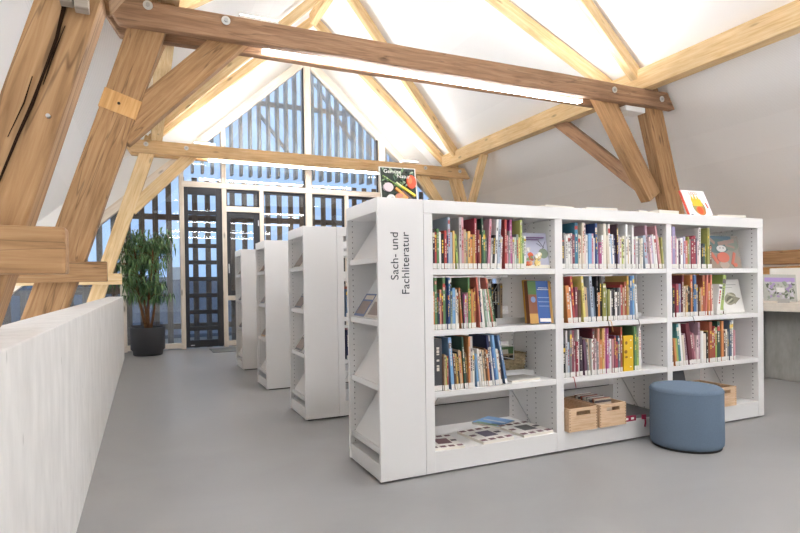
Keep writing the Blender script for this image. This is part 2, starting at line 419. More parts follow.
# dark glazed door with nine bars
door = struct(empty('door_1', (.93, YG, 0)))
def D(mb, name): return mb.build(name, door, M=Matrix.Translation((-.93, -YG, 0)))
m = MB(); Y0, Y1 = YG-.045, YG+.03
m.box(.626, .69, Y0, Y1, .02, 2.72, DARK, .004); m.box(1.14, 1.235, Y0, Y1, .02, 2.72, DARK, .004)
m.box(.69, 1.14, Y0, Y1, .02, .14, DARK, .004); m.box(.69, 1.14, Y0, Y1, 2.60, 2.72, DARK, .004); D(m, 'door_frame')
for i in range(8):
    m = MB(); zz = .30+.28*i
    m.box(.69, 1.14, Y0+.012, Y1-.01, zz, zz+.07, DARK, .003); D(m, 'glazing_bar')
m = MB(); m.box(.69, 1.14, YG-.006, YG+.004, .14, 2.6, GLASS2); D(m, 'door_glass')
m = MB(); m.box(.70, .76, Y0-.004, Y0, .05, .065, mat('pale sticker', 'd8d8d8')); D(m, 'door_plate')

sash = struct(empty('window_2', (1.59, YG, .88)))
def S(mb, name): return mb.build(name, sash, M=Matrix.Translation((-1.59, -YG, -.88)))
m = MB(); m.box(1.312, 1.372, Y0, Y1, .885, 2.325, DARK, .004); m.box(1.77, 1.872, Y0, Y1, .885, 2.325, DARK, .004)
m.box(1.372, 1.77, Y0, Y1, .885, .97, DARK, .004); m.box(1.372, 1.77, Y0, Y1, 2.22, 2.325, DARK, .004); S(m, 'sash_frame')
m = MB(); m.box(1.372, 1.77, YG-.006, YG+.004, .97, 2.22, GLASS2); S(m, 'sash_glass')
m = MB(); m.box(1.325, 1.345, Y0-.02, Y0, 1.35, 1.43, STEEL, .003); m.box(1.325, 1.345, Y0-.04, Y0-.022, 1.27, 1.4, STEEL, .003); S(m, 'window_handle')
m = MB(); m.box(1.84, 1.86, Y0-.012, Y0, 2.1, 2.2, STEEL, .003); S(m, 'hinge')

# parapet of cast concrete on the left
b = MB(); b.box(-.48, -.281, -4.0, 9.158, 0, .9156, CONC, .004)
tag(b.build('parapet'), 'long low cast concrete parapet wall along the left of the aisle', 'parapet')
# concrete upstand under the counter on the right
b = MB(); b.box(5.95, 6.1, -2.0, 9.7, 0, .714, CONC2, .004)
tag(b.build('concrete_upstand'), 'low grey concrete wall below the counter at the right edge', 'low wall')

# ================================================================== TIMBER FRAME
def washers(root, base, pts, y):
    for (x, z) in pts:
        m = MB(); m.disc((0, 0, 0), .034, .034, .006, WASHER, 'Y'); m.disc((0, -.008, 0), .016, .016, .014, STEEL, 'Y', 6)
        m.build('bolt', root, loc=Vector((x, y, z))-Vector(base))
def truss(Y, label, mo, mw, stub_l=True, rough=.012, bt=.09, gap=.14, posts=(1, 1), stub_y=(1,), sg=''):
    base = (XR, Y, 0)
    r = empty('timber_truss', base); tag(r, label, 'roof truss')
    yf, yb = Y-gap/2-bt/2, Y+gap/2+bt/2
    zt = 3.14 if Y > 7 else 3.12
    hh = .19
    for y in (yf, yb):
        beam('collar_beam', (-.2, y, zt-(.03 if Y < 7 else 0)), (5.62, y, zt+(.01 if Y < 7 else -.02)), bt, hh, mo, r, base, bev=.012, rough=rough, cut0=-.12, cut1=-.12)
    pw, pd = (.25, .15) if Y < 7 else (.2, .14)
    beam('post', (-.93, Y, -.0), (.15, Y, 3.3), pd, pw, mw, r, base, up=(1, 0, 0), bev=.01, rough=rough)
    beam('post', (6.33-.97*.845/3.3, Y, .845), (5.36, Y, 3.3), pd, pw, mw, r, base, up=(1, 0, 0), bev=.01, rough=rough)
    bh = .21 if Y < 7 else .17
    beam('brace', (-.16, Y, 2.2), (.78, Y, 3.17), pd-.02, bh, mw, r, base, bev=.01, rough=rough)
    beam('brace', (5.45, Y, 2.02), (4.62, Y, 3.2), pd-.02, bh, mw, r, base, bev=.01, rough=rough)
    washers(r, base, [(.06, zt+.03), (.62, zt+.02), (4.72, zt+.02), (5.45, zt+.01)], yf-bt/2-.003-rough*.4)
    return r, base
t1, base1 = truss(4.72, 'old brown roof truss above the bookcases, nearest whole one with long bright lamp', OLD2, OLD)
t2, base2 = truss(9.22, 'pale spruce roof truss just in front of the slatted gable window', TAN, NEWW, rough=0)
# ties at parapet level, clamping the left posts
for y in (4.60,): beam('tie_beam', (-2.25, y, 1.165), (-.243, y, 1.165), .09, .148, OLD, t1, base1, rough=.008)
beam('tie_beam', (-2.25, 9.1, 1.172), (-.292, 9.1, 1.172), .09, .16, NEWW, t2, base2)
# repaired piece let into the post
PATCH = wood('pale repair timber', 'b98a55', 'cfa067', 'dab07c')
q0, q1 = Vector((-.93, 4.72, 0)), Vector((.15, 4.72, 3.3)); qd = (q1-q0).normalized(); qm = q0+(q1-q0)*(2.42/3.3)
beam('repair_piece', qm-qd*.075, qm+qd*.075, .166, .262, PATCH, t1, base1, up=(1, 0, 0), bev=.003)
m = MB(); m.disc((qm.x-.01, 4.72-.084, qm.z), .011, .011, .006, mat('dark peg', '2a2018', .8), 'Y', 12); m.build('peg', t1, M=Matrix.Translation(-Vector(base1)))
# braces from post to purlin (run along the room)
beam('purlin_brace', (5.53, 4.78, 2.08), (5.3, 6.15, 3.3), .11, .15, OLD2, t1, base1, rough=.01)
beam('purlin_brace', (5.58, 9.15, 2.0), (5.3, 8.0, 3.25), .11, .14, NEWW, t2, base2)
beam('purlin_brace', (-.06, 4.8, 2.55), (.15, 5.5, 3.3), .11, .14, OLD, t1, base1, rough=.01)
# foreground truss on the left: one leaning post, a tie and a brace (the rest lies outside the picture)
Y0t = 1.975; base0 = (XR, Y0t, 0)
t0 = empty('timber_truss', base0); tag(t0, 'thick cracked brown leaning post with tie beam, nearest at the left edge', 'roof truss')
po = beam('post', (-.475, Y0t, .95), (.23, Y0t, 3.3), .15, .16, OLD, t0, base0, up=(1, 0, 0), bev=.012, rough=.006)
beam('tie_beam', (-2.25, Y0t-.13, 1.153), (-.198, Y0t-.13, 1.153), .09, .132, OLD, t0, base0, rough=.008)
for dy in (-.115, .115):
    beam('collar_beam', (-.2, Y0t+dy, 3.135), (5.74, Y0t+dy, 3.135), .09, .19, OLD2, t0, base0, bev=.012, rough=.012)
beam('brace', (-.15, Y0t, 1.97), (.72, Y0t, 3.24), .12, .16, OLD, t0, base0, rough=.01)
beam('post', (6.33-.97*.845/3.3, Y0t, .845), (5.36, Y0t, 3.3), .15, .24, OLD, t0, base0, up=(1, 0, 0), rough=.01)
GREYW = wood('grey board ends', '8a7f73', '9d9184', 'b0a497', bump=.3)
for i, (xa, xb, zz) in enumerate(((-.207, -.174, 1.872), (-.17, -.133, 1.86))):
    m = MB(); m.box(xa, xb, Y0t-.13, Y0t-.084, zz, 2.7, GREYW, .003); m.build('nailed_board', t0, M=Matrix.Translation(-Vector(base0)))
# deep drying crack and bolt in that post (on its front face)
CRK = mat('dark drying crack', '2a1c12', .9, .05)
m = MB()
def crk(pts, wd, off):
    for (a, za), (c, zcx), w0, w1 in zip(pts, pts[1:], wd, wd[1:]):
        m.poly([(a-w0, off, za), (a+w0, off, za), (c+w1, off, zcx), (c-w1, off, zcx)], CRK, (0, .006, 0))
def pxc(z): return -.28 + .3*(z-1.6)
crk([(pxc(2.0)-.002, 2.0), (pxc(1.88)-.003, 1.88), (pxc(1.78)+.006, 1.78), (pxc(1.68)+.004, 1.68), (pxc(1.58)+.002, 1.58), (pxc(1.48)-.006, 1.48), (pxc(1.3)-.015, 1.3)], [.004, .0055, .004, .003, .0045, .0035, .002], Y0t-.0815)
crk([(pxc(1.82)+.016, 1.82), (pxc(1.74)+.012, 1.74), (pxc(1.64)+.012, 1.64)], [.0005, .002, .0005], Y0t-.0815)
crk([(pxc(1.66)-.02, 1.66), (pxc(1.58)-.018, 1.58), (pxc(1.48)-.028, 1.48)], [.0005, .0015, .0003], Y0t-.0815)
m.build('drying_crack', t0, M=Matrix.Translation(-Vector(base0)))
for nx, nz, nr in ((pxc(1.55)+.05, 1.55, .006), (pxc(1.30)-.02, 1.30, .008)):
    m = MB(); m.disc((nx, Y0t-.08, nz), nr, nr, .012, STEEL if nr < .007 else CRK, 'Y', 10); m.build('nail', t0, M=Matrix.Translation(-Vector(base0)))

# purlins, ridge and rafters
o = beam('purlin', (5.27, YB, 3.35), (5.27, 9.3, 3.35), .15, .24, NEWW, bev=.008); tag(o, 'pale spruce purlin running under the right roof slope', 'roof beam')
o = beam('purlin', (.21, YB, 3.35), (.21, 9.3, 3.35), .15, .24, NEWW, bev=.008); tag(o, 'pale spruce purlin running under the left roof slope, seen end on', 'roof beam')
o = beam('ridge_beam', (XR-.02, YB, 5.62), (XR-.02, 9.36, 5.62), .12, .2, NEWW); tag(o, 'pale spruce ridge beam under the peak of the roof', 'roof beam')
def rafter(x0, y0, x1, y1, label, m=NEWW):
    p0 = Vector((x0, y0, zc(x0)-.15)); p1 = Vector((x1, y1, zc(x1)-.15))
    n = Vector((SL*(1 if x0 > XR else -1), 0, 1)).normalized()
    o = beam('rafter', p0, p1, .1, .13, m, up=n); tag(o, label, 'rafter', 'rafters under the white ceiling')
for s, side in ((1, 'right'), (-1, 'left')):
    xf, xt = XR+s*2.6, XR+s*.05
    rafter(xf, 9.36, xt, 9.36, f'pale rafter closest to the gable glazing, on the {side} roof slope')
    rafter(XR+s*2.5, 8.86, xt, 8.0, f'pale slanting wind rafter next to the gable rafter, on the {side} roof slope')
    rafter(xf, 4.72, xt, 4.72, f'pale rafter standing over the old brown truss, on the {side} roof slope')
    rafter(XR+s*2.5, 5.12, xt, 6.3, f'pale slanting wind rafter rising behind the old brown truss, on the {side} roof slope')

# eave timbers at the right
o = beam('eave_beam', (7.28, 2.0, 1.30), (7.28, 9.9, 1.30), .2, .17, OLD, rough=.03); tag(o, 'rough brown eave log under the right roof slope, upper of two', 'eave beam')
o = beam('eave_beam', (7.16, 2.0, 1.06), (7.16, 9.9, 1.06), .18, .27, MIDW, rough=.012); tag(o, 'squared honey coloured eave timber under the brown eave log', 'eave beam')

# ================================================================== LAMPS
DIFF = emit('lamp diffuser', (.985, .985, 1.01), LED); UPM = emit('uplight diffuser', (.98, .97, .95), UP); UPFILL = emit('added uplight diffuser', (.96, .98, 1.0), UP*.8)
WM = mat('white lamp housing', 'f0f0ee', .5)
def strip(x0, x1, y, zb, label, vis=True):
    r = empty('linear_lamp', ((x0+x1)/2, y, zb+.06)); tag(r, label, 'lamp', 'linear lamps under the collar beams'); L = (x1-x0)/2
    m = MB(); m.box(-L, L, -.035, .035, -.045, 0, WM, .003); m.build('lamp_housing', r)
    m = MB(); m.box(-L+.005, L-.005, -.031, .031, -.064, -.0452, DIFF); m.build('lamp_diffuser', r)
    m = MB(); m.box(-L+.01, L-.01, -.03, .03, .0002, .006, DIFF); m.build('added_upper_diffuser', r)  # upward glow added to brighten the ceiling above the lamp
def uplight(x0, x1, y, z, label):
    r = empty('uplight', ((x0+x1)/2, y, z)); tag(r, label, 'lamp', 'uplights lying on the collar beams'); L = (x1-x0)/2
    m = MB(); m.box(-L, L, -.06, .06, 0, .025, WM, .003); m.build('lamp_housing', r)
    m = MB(); m.box(-L+.01, L-.01, -.05, .05, .0252, .03, UPM); m.build('lamp_diffuser', r)
strip(.93, 4.37, 4.70, 3.0, 'long bright linear lamp under the old brown collar beam')
strip(.95, 3.9, 9.20, 3.02, 'long bright linear lamp under the pale collar beam at the gable')
strip(.93, 4.37, 1.98, 3.0, 'unseen linear lamp added under the foreground truss, above the picture')  # out of view, added as an extra room light
strip(.93, 4.37, -1.2, 3.0, 'added linear lamp hanging unseen behind the viewpoint')  # this and the next are unseen lamps added for even brightness
strip(.93, 4.37, -3.8, 3.0, 'added linear lamp hanging unseen near the rear wall')
for y, z, nm in ((4.72, 3.235, 'old brown truss'), (9.22, 3.255, 'pale gable truss'), (1.98, 3.235, 'foreground truss')):
    uplight(.74, 1.06, y, z, f'flat white uplight on top of the {nm}, left end')
    uplight(4.3, 4.62, y, z, f'flat white uplight on top of the {nm}, right end')
for y, z, nm in ((4.72, 3.16, 'old brown truss'), (9.22, 3.19, 'pale gable truss'), (1.975, 3.17, 'foreground truss')):  # hidden uplights added to lift the ceiling brightness
    r = empty('added_uplight_strip', (2.68, y, z)); tag(r, f'added long slim uplight hidden between the collar beams of the {nm}', 'lamp', 'added long uplights between the collar beams')
    m = MB(); m.box(-1.5, 1.5, -.045, .045, 0, .02, WM, .003); m.build('lamp_housing', r)
    m = MB(); m.box(-1.49, 1.49, -.04, .04, .0202, .026, UPFILL); m.build('lamp_diffuser', r)
EAVE_FILLM = emit('eave fill diffuser', (.98, .985, 1.0), EAVE_FILL)  # glowing strips added to brighten the lower roof slopes, hidden from view
for x_, z_, an, y0_, y1_, nm in ((7.42, 1.18, -35, -4.0, 3.6, 'right eave, before the counter display'), (7.42, 1.18, -35, 5.2, 9.6, 'right eave, at the gable end'), (-2.55, .22, 35, -4.0, 9.6, 'left eave behind the parapet')):
    r = empty('added_eave_light', (x_, (y0_+y1_)/2, z_), (0, R(an), 0)); tag(r, f'added fill strip brightening the roof slope at the {nm}', 'lamp', 'fill strips added along the eaves'); L = (y1_-y0_)/2
    m = MB(); m.box(-.07, .07, -L, L, 0, .03, WM, .003); m.build('lamp_housing', r)
    m = MB(); m.box(-.06, .06, -L+.01, L-.01, .0302, .036, EAVE_FILLM); m.build('lamp_diffuser', r)
m = MB(); m.box(-.15, .15, -.09, .09, -.06, 0, WM, .006)
tag(m.build('ceiling_speaker', loc=(5.12, 4.72, 3.03)), 'flat white box fixed beneath the right end of the old brown collar beam', 'speaker')

# ================================================================== OUTSIDE
scr = empty('slat_screen', (GX, 10.4, 3.1)); tag(scr, 'upper screen of grey upright timber fins outside the gable glass', 'slat screen')
def sp(mb, root, nm): return mb.build(nm, root, M=Matrix.Translation(-root.location))
x = -.2
while x < 5.9:
    zt = zg(x)+.15
    if zt > 3.2:
        beam('slat', (x, 10.46, 3.06), (x, 10.46, zt), .2, .045, FIN, scr, scr.location, up=(1, 0, 0), bev=.003)
    x += .168
for zz in (4.46,): beam('rail', (1.6, 10.56, zz), (3.95, 10.56, zz), .05, .09, FIN, scr, scr.location)
beam('diagonal_strut', (2.73, 10.62, 3.37), (2.0, 10.62, 4.31), .05, .06, FIN, scr, scr.location)
beam('diagonal_strut', (3.9, 10.62, 3.9), (3.1, 10.62, 5.0), .05, .06, FIN, scr, scr.location)
scr2 = empty('slat_screen', (GX, 10.5, 0)); tag(scr2, 'lower screen of dark brown upright boards outside the gable glass', 'slat screen')
x = -2.6
while x < 7.6:
    zt = min(2.98, zg(x)+.1)
    if zt > .4:
        beam('slat', (x, 10.5, -.3), (x, 10.5, zt),   .035, .092, BOARD, scr2, scr2.location, up=(1, 0, 0), bev=.003)
    x += .215
for zz in (.35, 2.27): beam('rail', (-2.7 if zz < 1 else -.6, 10.55, zz), (7.6 if zz < 1 else 5.6, 10.55, zz), .05, .1, BOARD, scr2, scr2.location)
beam('rail', (-2.7, 10.55, 1.0), (.1, 10.55, 1.0), .05, .12, BOARD, scr2, scr2.location)
b = MB(); b.box(-40, 60, 10.15, 90, -4.2, -4.0, mat('dark ground outside', '5b5f5a', .9)); tag(b.build('yard'), 'dark ground of the yard below the gable window', 'ground', kind='structure')
RT = mat('dark roof tiles', '50545c', .8, noise_amt=.2, nscale=6); HW = mat('pale house wall', 'b9b7b2', .9); HWN = mat('house window', '3a4048', .2)
def house(x0, x1, y0, y1, ze, zr, label):
    r = empty('neighbour_house', ((x0+x1)/2, y0, -4)); tag(r, label, 'house')
    bl = lambda mb, nm, p=r: mb.build(nm, p, M=Matrix.Translation(-r.location))
    m = MB(); m.box(x0, x1, y0, y1, -4, ze, HW); bl(m, 'house_wall')
    ym = (y0+y1)/2
    m = MB()
    m.poly([(x0-.4, y0-.5, ze-.15), (x0-.4, ym, zr), (x0-.4, y1+.5, ze-.15), (x0-.4, y1+.5, ze), (x0-.4, ym, zr+.2), (x0-.4, y0-.5, ze)], RT, (x1-x0+.8, 0, 0)); bl(m, 'roof')
    n = int((x1-x0)/2.4)
    for i in range(n):
        cx = x0+(i+.5)*(x1-x0)/n
        m = MB(); m.box(cx-.5, cx+.5, y0-.04, y0, ze-2.0, ze-.7, HWN); bl(m, 'house_window')
    m = MB(); m.box(x1-2.2, x1-1.6, ym-.3, ym+.3, zr-.8, zr+.7, HW); bl(m, 'chimney')
house(-9, 3.5, 26, 36, -1.0, 1.35, 'neighbouring house with dark roof seen through the left lower slats')
house(5, 17, 28, 38, -1.4, 1.2, 'neighbouring house with dark roof seen behind the bookcases')

# ================================================================== BOOKCASES
D_, H_ = .488, 1.5
STILES = ((.27, .325), (1.164, 1.222), (2.121, 2.17), (3.087, 3.152))
LEV = (.125, .453, .79, 1.125)
def bookcase(x, y, label):
    r = empty('bookcase', (x, y, 0)); tag(r, label, 'bookcase', 'white double-sided bookcases'); W = STILES[-1][1]
    e = .0025
    # display end
    m = MB(); m.box(0, .2675, 0, .02, .012, H_, WHITE, e); m.build('end_panel', r)
    m = MB(); m.box(0, .2675, D_-.02, D_, .012, H_, WHITE, e); m.build('end_panel', r)
    m = MB(); m.box(.25, .2675, .02, D_-.02, .012, 1.425, WHITE); m.build('display_back', r)
    m = MB(); m.box(0, .2675, .02, D_-.02, 1.425, H_, WHITE, e); m.build('top_panel', r)
    m = MB(); m.box(.004, .022, .02, D_-.02, .012, .1, WHITE, e); m.build('plinth', r)
    m = MB(); m.box(.022, .25, .02, D_-.02, .084, .1, WHITE); m.build('niche_floor', r)
    pm = MB(); pm.box(.03, .25, D_-.0225, D_-.0202, .1, 1.425, PEGX)
    pm.build('peg_strip', r)
    pm = MB(); pm.box(.03, .25, .0202, .0225, .1, 1.425, PEGX); pm.build('peg_strip', r)
    for zz in (.145, .48, .825, 1.16):
        s = MB(); s.box(.012, .028, .024, D_-.024, zz, zz+.032, WHITE, .002)
        a = R(56); ln = .36
        Mx = Matrix.Translation((.02, D_/2, zz+.004)) @ Matrix.Rotation(-a, 4, 'Y')
        s.box(0, ln, -(D_/2-.024), D_/2-.024, -.007, .007, WHITE, .002, M=Mx); s.build('slanted_shelf', r)
    # main body
    m = MB(); m.box(.27, W, 0, D_, 1.4275, H_, WHITE, e); m.build('top_panel', r)
    m = MB(); m.box(.272, W-.002, .004, .022, .012, .12, WHITE); m.build('plinth', r)
    m = MB(); m.box(.272, W-.002, D_-.022, D_-.004, .012, .12, WHITE); m.build('plinth', r)
    m = MB(); m.box(.03, W-.03, .03, D_-.03, 0, .03, BLACKM); m.build('toe_base', r)
    for a, c in STILES:
        m = MB(); m.box(a, c, .001, D_-.001, .012, 1.4265, PEG, .002); m.build('upright', r)
    for (a0, a1), (b0, b1) in zip(STILES, STILES[1:]):
        for k, zz in enumerate(LEV):
            if k == 0:
                m = MB(); m.box(a1, b0, .002, D_-.002, .105, .125, WHITE); m.build('shelf_board', r)
            else:
                for sgn in (0, 1):
                    m = MB()
                    if sgn == 0:
                        m.box(a1, b0, .003, .224, zz-.032, zz, WHITE, .0015); m.box(a1, b0, .214, .224, zz, zz+.03, WHITE)
                    else:
                        m.box(a1, b0, D_-.224, D_-.003, zz-.032, zz, WHITE, .0015); m.box(a1, b0, D_-.224, D_-.214, zz, zz+.03, WHITE)
                    m.build('shelf_board', r)
        for z0, z1 in ((.13, 1.42),):
            m = MB(); m.tube([(a1, D_/2, z0), (b0, D_/2, z1)], .0022, STEEL, 5); m.tube([(a1, D_/2+.006, z1), (b0, D_/2+.006, z0)], .0022, STEEL, 5)
            m.build('cross_wire', r)
    return r
BX, BY = 1.1035, 2.668
bc = bookcase(BX, BY, 'long white double-sided bookcase with lettering on its end panel, nearest one')
SHX = ((1.107, 4.161), (1.094, 5.585), (1.090, 7.055))
bc1 = bookcase(*SHX[0], 'white bookcase directly behind the lettered one, second from the front')
bc2 = bookcase(*SHX[1], 'white bookcase third from the front, between two plain white ones')
bc3 = bookcase(*SHX[2], 'white bookcase farthest back, next to the gable door')
INK = mat('dark grey lettering', '3c3f45', .6)
def text(name, body, size, M, m, parent=None, align='LEFT', extr=.0006, sx=1.0):
    c = bpy.data.curves.new(name, 'FONT'); c.body = body; c.size = size; c.align_x = align; c.extrude = extr
    c.materials.append(m); o = bpy.data.objects.new(name, c); COL.objects.link(o)
    bpy.context.view_layer.update()
    me = bpy.data.meshes.new_from_object(o.evaluated_get(bpy.context.evaluated_depsgraph_get())); bpy.data.objects.remove(o)
    o = bpy.data.objects.new(name, me); COL.objects.link(o)
    o.matrix_basis = M @ Matrix.Diagonal((sx, 1, 1, 1))
    if parent is not None: o.parent = parent
    return o
UPR = Matrix(((0, -1, 0, 0), (0, 0, -1, 0), (1, 0, 0, 0), (0, 0, 0, 1)))
for body, bx, zt, s_ in (('Sach- und', .1165, 1.322, 1.0), ('Fachliteratur', .1795, 1.322, 1.0)):
    text('lettering', body, .063, Matrix.Translation((bx, -.0008, zt)) @ UPR, INK, bc, 'RIGHT', sx=1.03*s_)

# ================================================================== BOOKS
PAL = dict(
 pu=('dark purple', '45323f'), og=('orange', 'd9822f'), rd=('red', 'b53a35'), gr=('green', '5d8a52'), wh=('white', 'ecebe6'), bk=('black', '2b2a2c'),
 na=('navy', '2c3560'), lb=('pale blue', 'a9b9cd'), yo=('golden yellow', 'e2b04e'), li=('lime green', '9fb94a'), lg=('light grey', 'bdb9b8'), ro=('rose', 'c98a91'),
 tn=('tan', 'c7a67c'), gg=('grey green', '8e9c8c'), cr=('crimson', 'a52f45'), dr=('dark red', '7e2b2e'), dg=('dark green', '2f5140'), te=('teal', '3d8b8d'),
 ch=('charcoal', '4a4a4e'), pk=('pink', 'd995a6'), co=('coral', 'd9705a'), pl=('lilac', 'b9b0cf'), gy=('grey', '8c8a8b'), gd=('gold', 'c9a03c'), mg=('magenta', 'b04585'),
 mi=('mint', 'b9d3c0'), ye=('yellow', 'e3cf4f'), yg=('yellow green', 'bfcc58'), be=('beige', 'dccdb6'), cm=('cream', 'ebe3d0'), bl=('blue', '3f6ea8'), sb=('sky blue', '6fa6d6'),
 db=('dark blue', '2d4a80'), bu=('burgundy', '8a4455'), lv=('lavender', '9a8fbd'), pm=('plum', '6d4a63'), ol=('olive', '97963a'), br=('brown', '6b4a35'), sa=('sage', 'a3b597'),
 ru=('rust', 'a64f2c'), sl=('slate', '5a6b80'), ma=('maroon', '6e2734'), mv=('mauve', 'b08a98'), sm=('salmon', 'd98e73'), pp=('pale pink', 'e4c6c6'), st=('steel blue', '56779f'), tq=('petrol blue', '2f7d9a'))
def mute(h, k=.8, g=.92):
    c = lin(h); l = .3*c[0]+.55*c[1]+.15*c[2]
    return tuple((l+(x-l)*k)*g for x in c)
def bookmat(code): return mat('book ' + PAL[code][0], mute(PAL[code][1]), .5, .25)
ORD = ['zero', 'first', 'second', 'third', 'fourth', 'fifth', 'sixth', 'seventh', 'eighth', 'ninth', 'tenth', 'eleventh', 'twelfth', 'thirteenth', 'fourteenth', 'fifteenth', 'sixteenth', 'seventeenth', 'eighteenth', 'nineteenth']
TENS = {2: 'twent', 3: 'thirt', 4: 'fort', 5: 'fift'}
def ordinal(n):
    if n < 20: return ORD[n]
    t, u = divmod(n, 10)
    return TENS[t]+'ieth' if u == 0 else TENS[t]+'y-'+ORD[u]
DARKSET = {'pu', 'rd', 'gr', 'bk', 'na', 'cr', 'dr', 'dg', 'te', 'ch', 'mg', 'bl', 'db', 'bu', 'pm', 'br', 'ru', 'sl', 'ma', 'st', 'tq', 'lv', 'ol', 'co', 'gy', 'sb', 'og'}
TW = mat('pale title print', 'cfc8ba', .6); TD = mat('dark title print', '5a5356', .6); TR = mat('red title print', 'a8443c', .6); TY = mat('yellow title print', 'dcb84a', .6)
def book(code, t, h, d, x, y, z, lean, label, group, parent_rot=0, face=1, sticker=True):
    """upright book, spine towards the viewer (face=1) ; (x, y, z) is the spine's lower left corner; lean>0 tips the top to the left"""
    th = R(lean)
    dz = 0 if lean >= 0 else t*math.sin(-th)
    loc = Vector((x, y, z+dz+.0006))
    rt = Matrix.Translation(loc) @ Matrix.Rotation(PI if face < 0 else 0, 4, 'Z') @ Matrix.Rotation(-th, 4, 'Y')
    cm = bookmat(code); c = .0022
    m = MB()
    m.box(0, c, .001, d, 0, h, cm); m.box(t-c, t, .001, d, 0, h, cm); m.box(0, t, 0, .003, 0, h, cm, min(.0012, t*.1))
    # printed title on the spine
    k = rnd.random()
    if k < .85:
        tm = (rnd.choice((TW, TW, TY)) if code in DARKSET else rnd.choice((TD, TD, TR)))
        zz = h*rnd.uniform(.3, .5); top = h*rnd.uniform(.72, .92); wd = t*rnd.uniform(.12, .22)
        while zz < top:
            ln = rnd.uniform(.006, .022)
            if rnd.random() < .8: m.box(t/2-wd, t/2+wd, -.0004, .0006, zz, zz+ln, tm)
            zz += ln+.004
        if rnd.random() < .3:
            q = rnd.uniform(.1, .25)*h; m.box(t*.02, t*.98, -.0003, .0006, h-q, h-q*.5, rnd.choice((TW, TD, TR, TY)))
    o = m.build('book', M=rt)
    m = MB(); m.box(c, t-c, .003, d-.003, .002, h-.003, PAPER); m.build('page_block', o)
    if sticker:
        m = MB(); m.box(t*.03, t*.97, -.0009, .0004, .002, .031, LABELM); m.build('spine_label', o)
    tag(o, label, 'book', group)
    return o
def sizeword(t, h):
    a = 'thick' if t > .021 else ('thin' if t < .0125 else '')
    b_ = 'tall' if h > .238 else ('short' if h < .195 else '')
    return ' '.join(x for x in (b_, a) if x) or 'medium'
def row(spec, x0, x1, y, z, clear, where, group, face=1, setback=.014, hs=1.0, sticker=True):
    """spec: 'code.width.height' words, leans as 'L7' / 'R7' / 'U'"""
    items = []; lean = 0
    for wd in spec.split():
        if wd == 'U': lean = 0; continue
        if wd[0] in 'LR' and wd[1:].isdigit(): lean = int(wd[1:])*(1 if wd[0] == 'L' else -1); continue
        p = wd.split('.'); t = float(p[1]) if len(p) > 1 and p[1] else rnd.uniform(10, 17)
        h = float(p[2])/100 if len(p) > 2 else rnd.uniform(.205, .24)
        items.append([p[0], t/1000, min(h*hs, clear-.012), lean])
    # widths scaled so that the row fills x0..x1
    def extent(k):
        x = 0; prev = None
        out = []
        for c, t, h, l in items:
            t *= k
            if prev is not None:
                dl = math.sin(R(l))-math.sin(R(prev[1]))
                if dl > 0: x += max(h, prev[0])*dl*1.02 if prev[1] >= 0 else max(h, prev[0])*dl*1.02
            elif l > 0: x += h*math.sin(R(l))
            out.append((c, t, h, l, x))
            x += t/math.cos(R(l)) + .0006
            prev = (h, l)
        if prev and prev[1] < 0: x += prev[0]*math.sin(-R(prev[1]))
        return x, out
    lo, hi = .3, 3
    for _ in range(40):
        k = (lo+hi)/2
        if extent(k)[0] > x1-x0: hi = k
        else: lo = k
    out = extent(lo)[1]; res = []
    for n, (c, t, h, l, x) in enumerate(out):
        d = min(.19, h*rnd.uniform(.68, .8))
        lab = f'{sizeword(t, h)} {PAL[c][0]} book, {ordinal(n+1)} from left {where}'
        yy = y + setback*rnd.uniform(.5, 1.3)
        if face > 0: res.append(book(c, t, h, d, x0+x, yy, z, l, lab, group, sticker=sticker))
        else: res.append(book(c, t, h, d, x0+x+t, yy, z, 0, lab, group, face=-1, sticker=sticker))
    return res
BAY = [(BX+a[1], BX+b_[0]) for a, b_ in zip(STILES, STILES[1:])]
def zrow(k): return LEV[3-k]
CL = (.30, .30, .303, .293)
nm_ = ('top', 'second', 'third')
bn = ('left', 'middle', 'right')
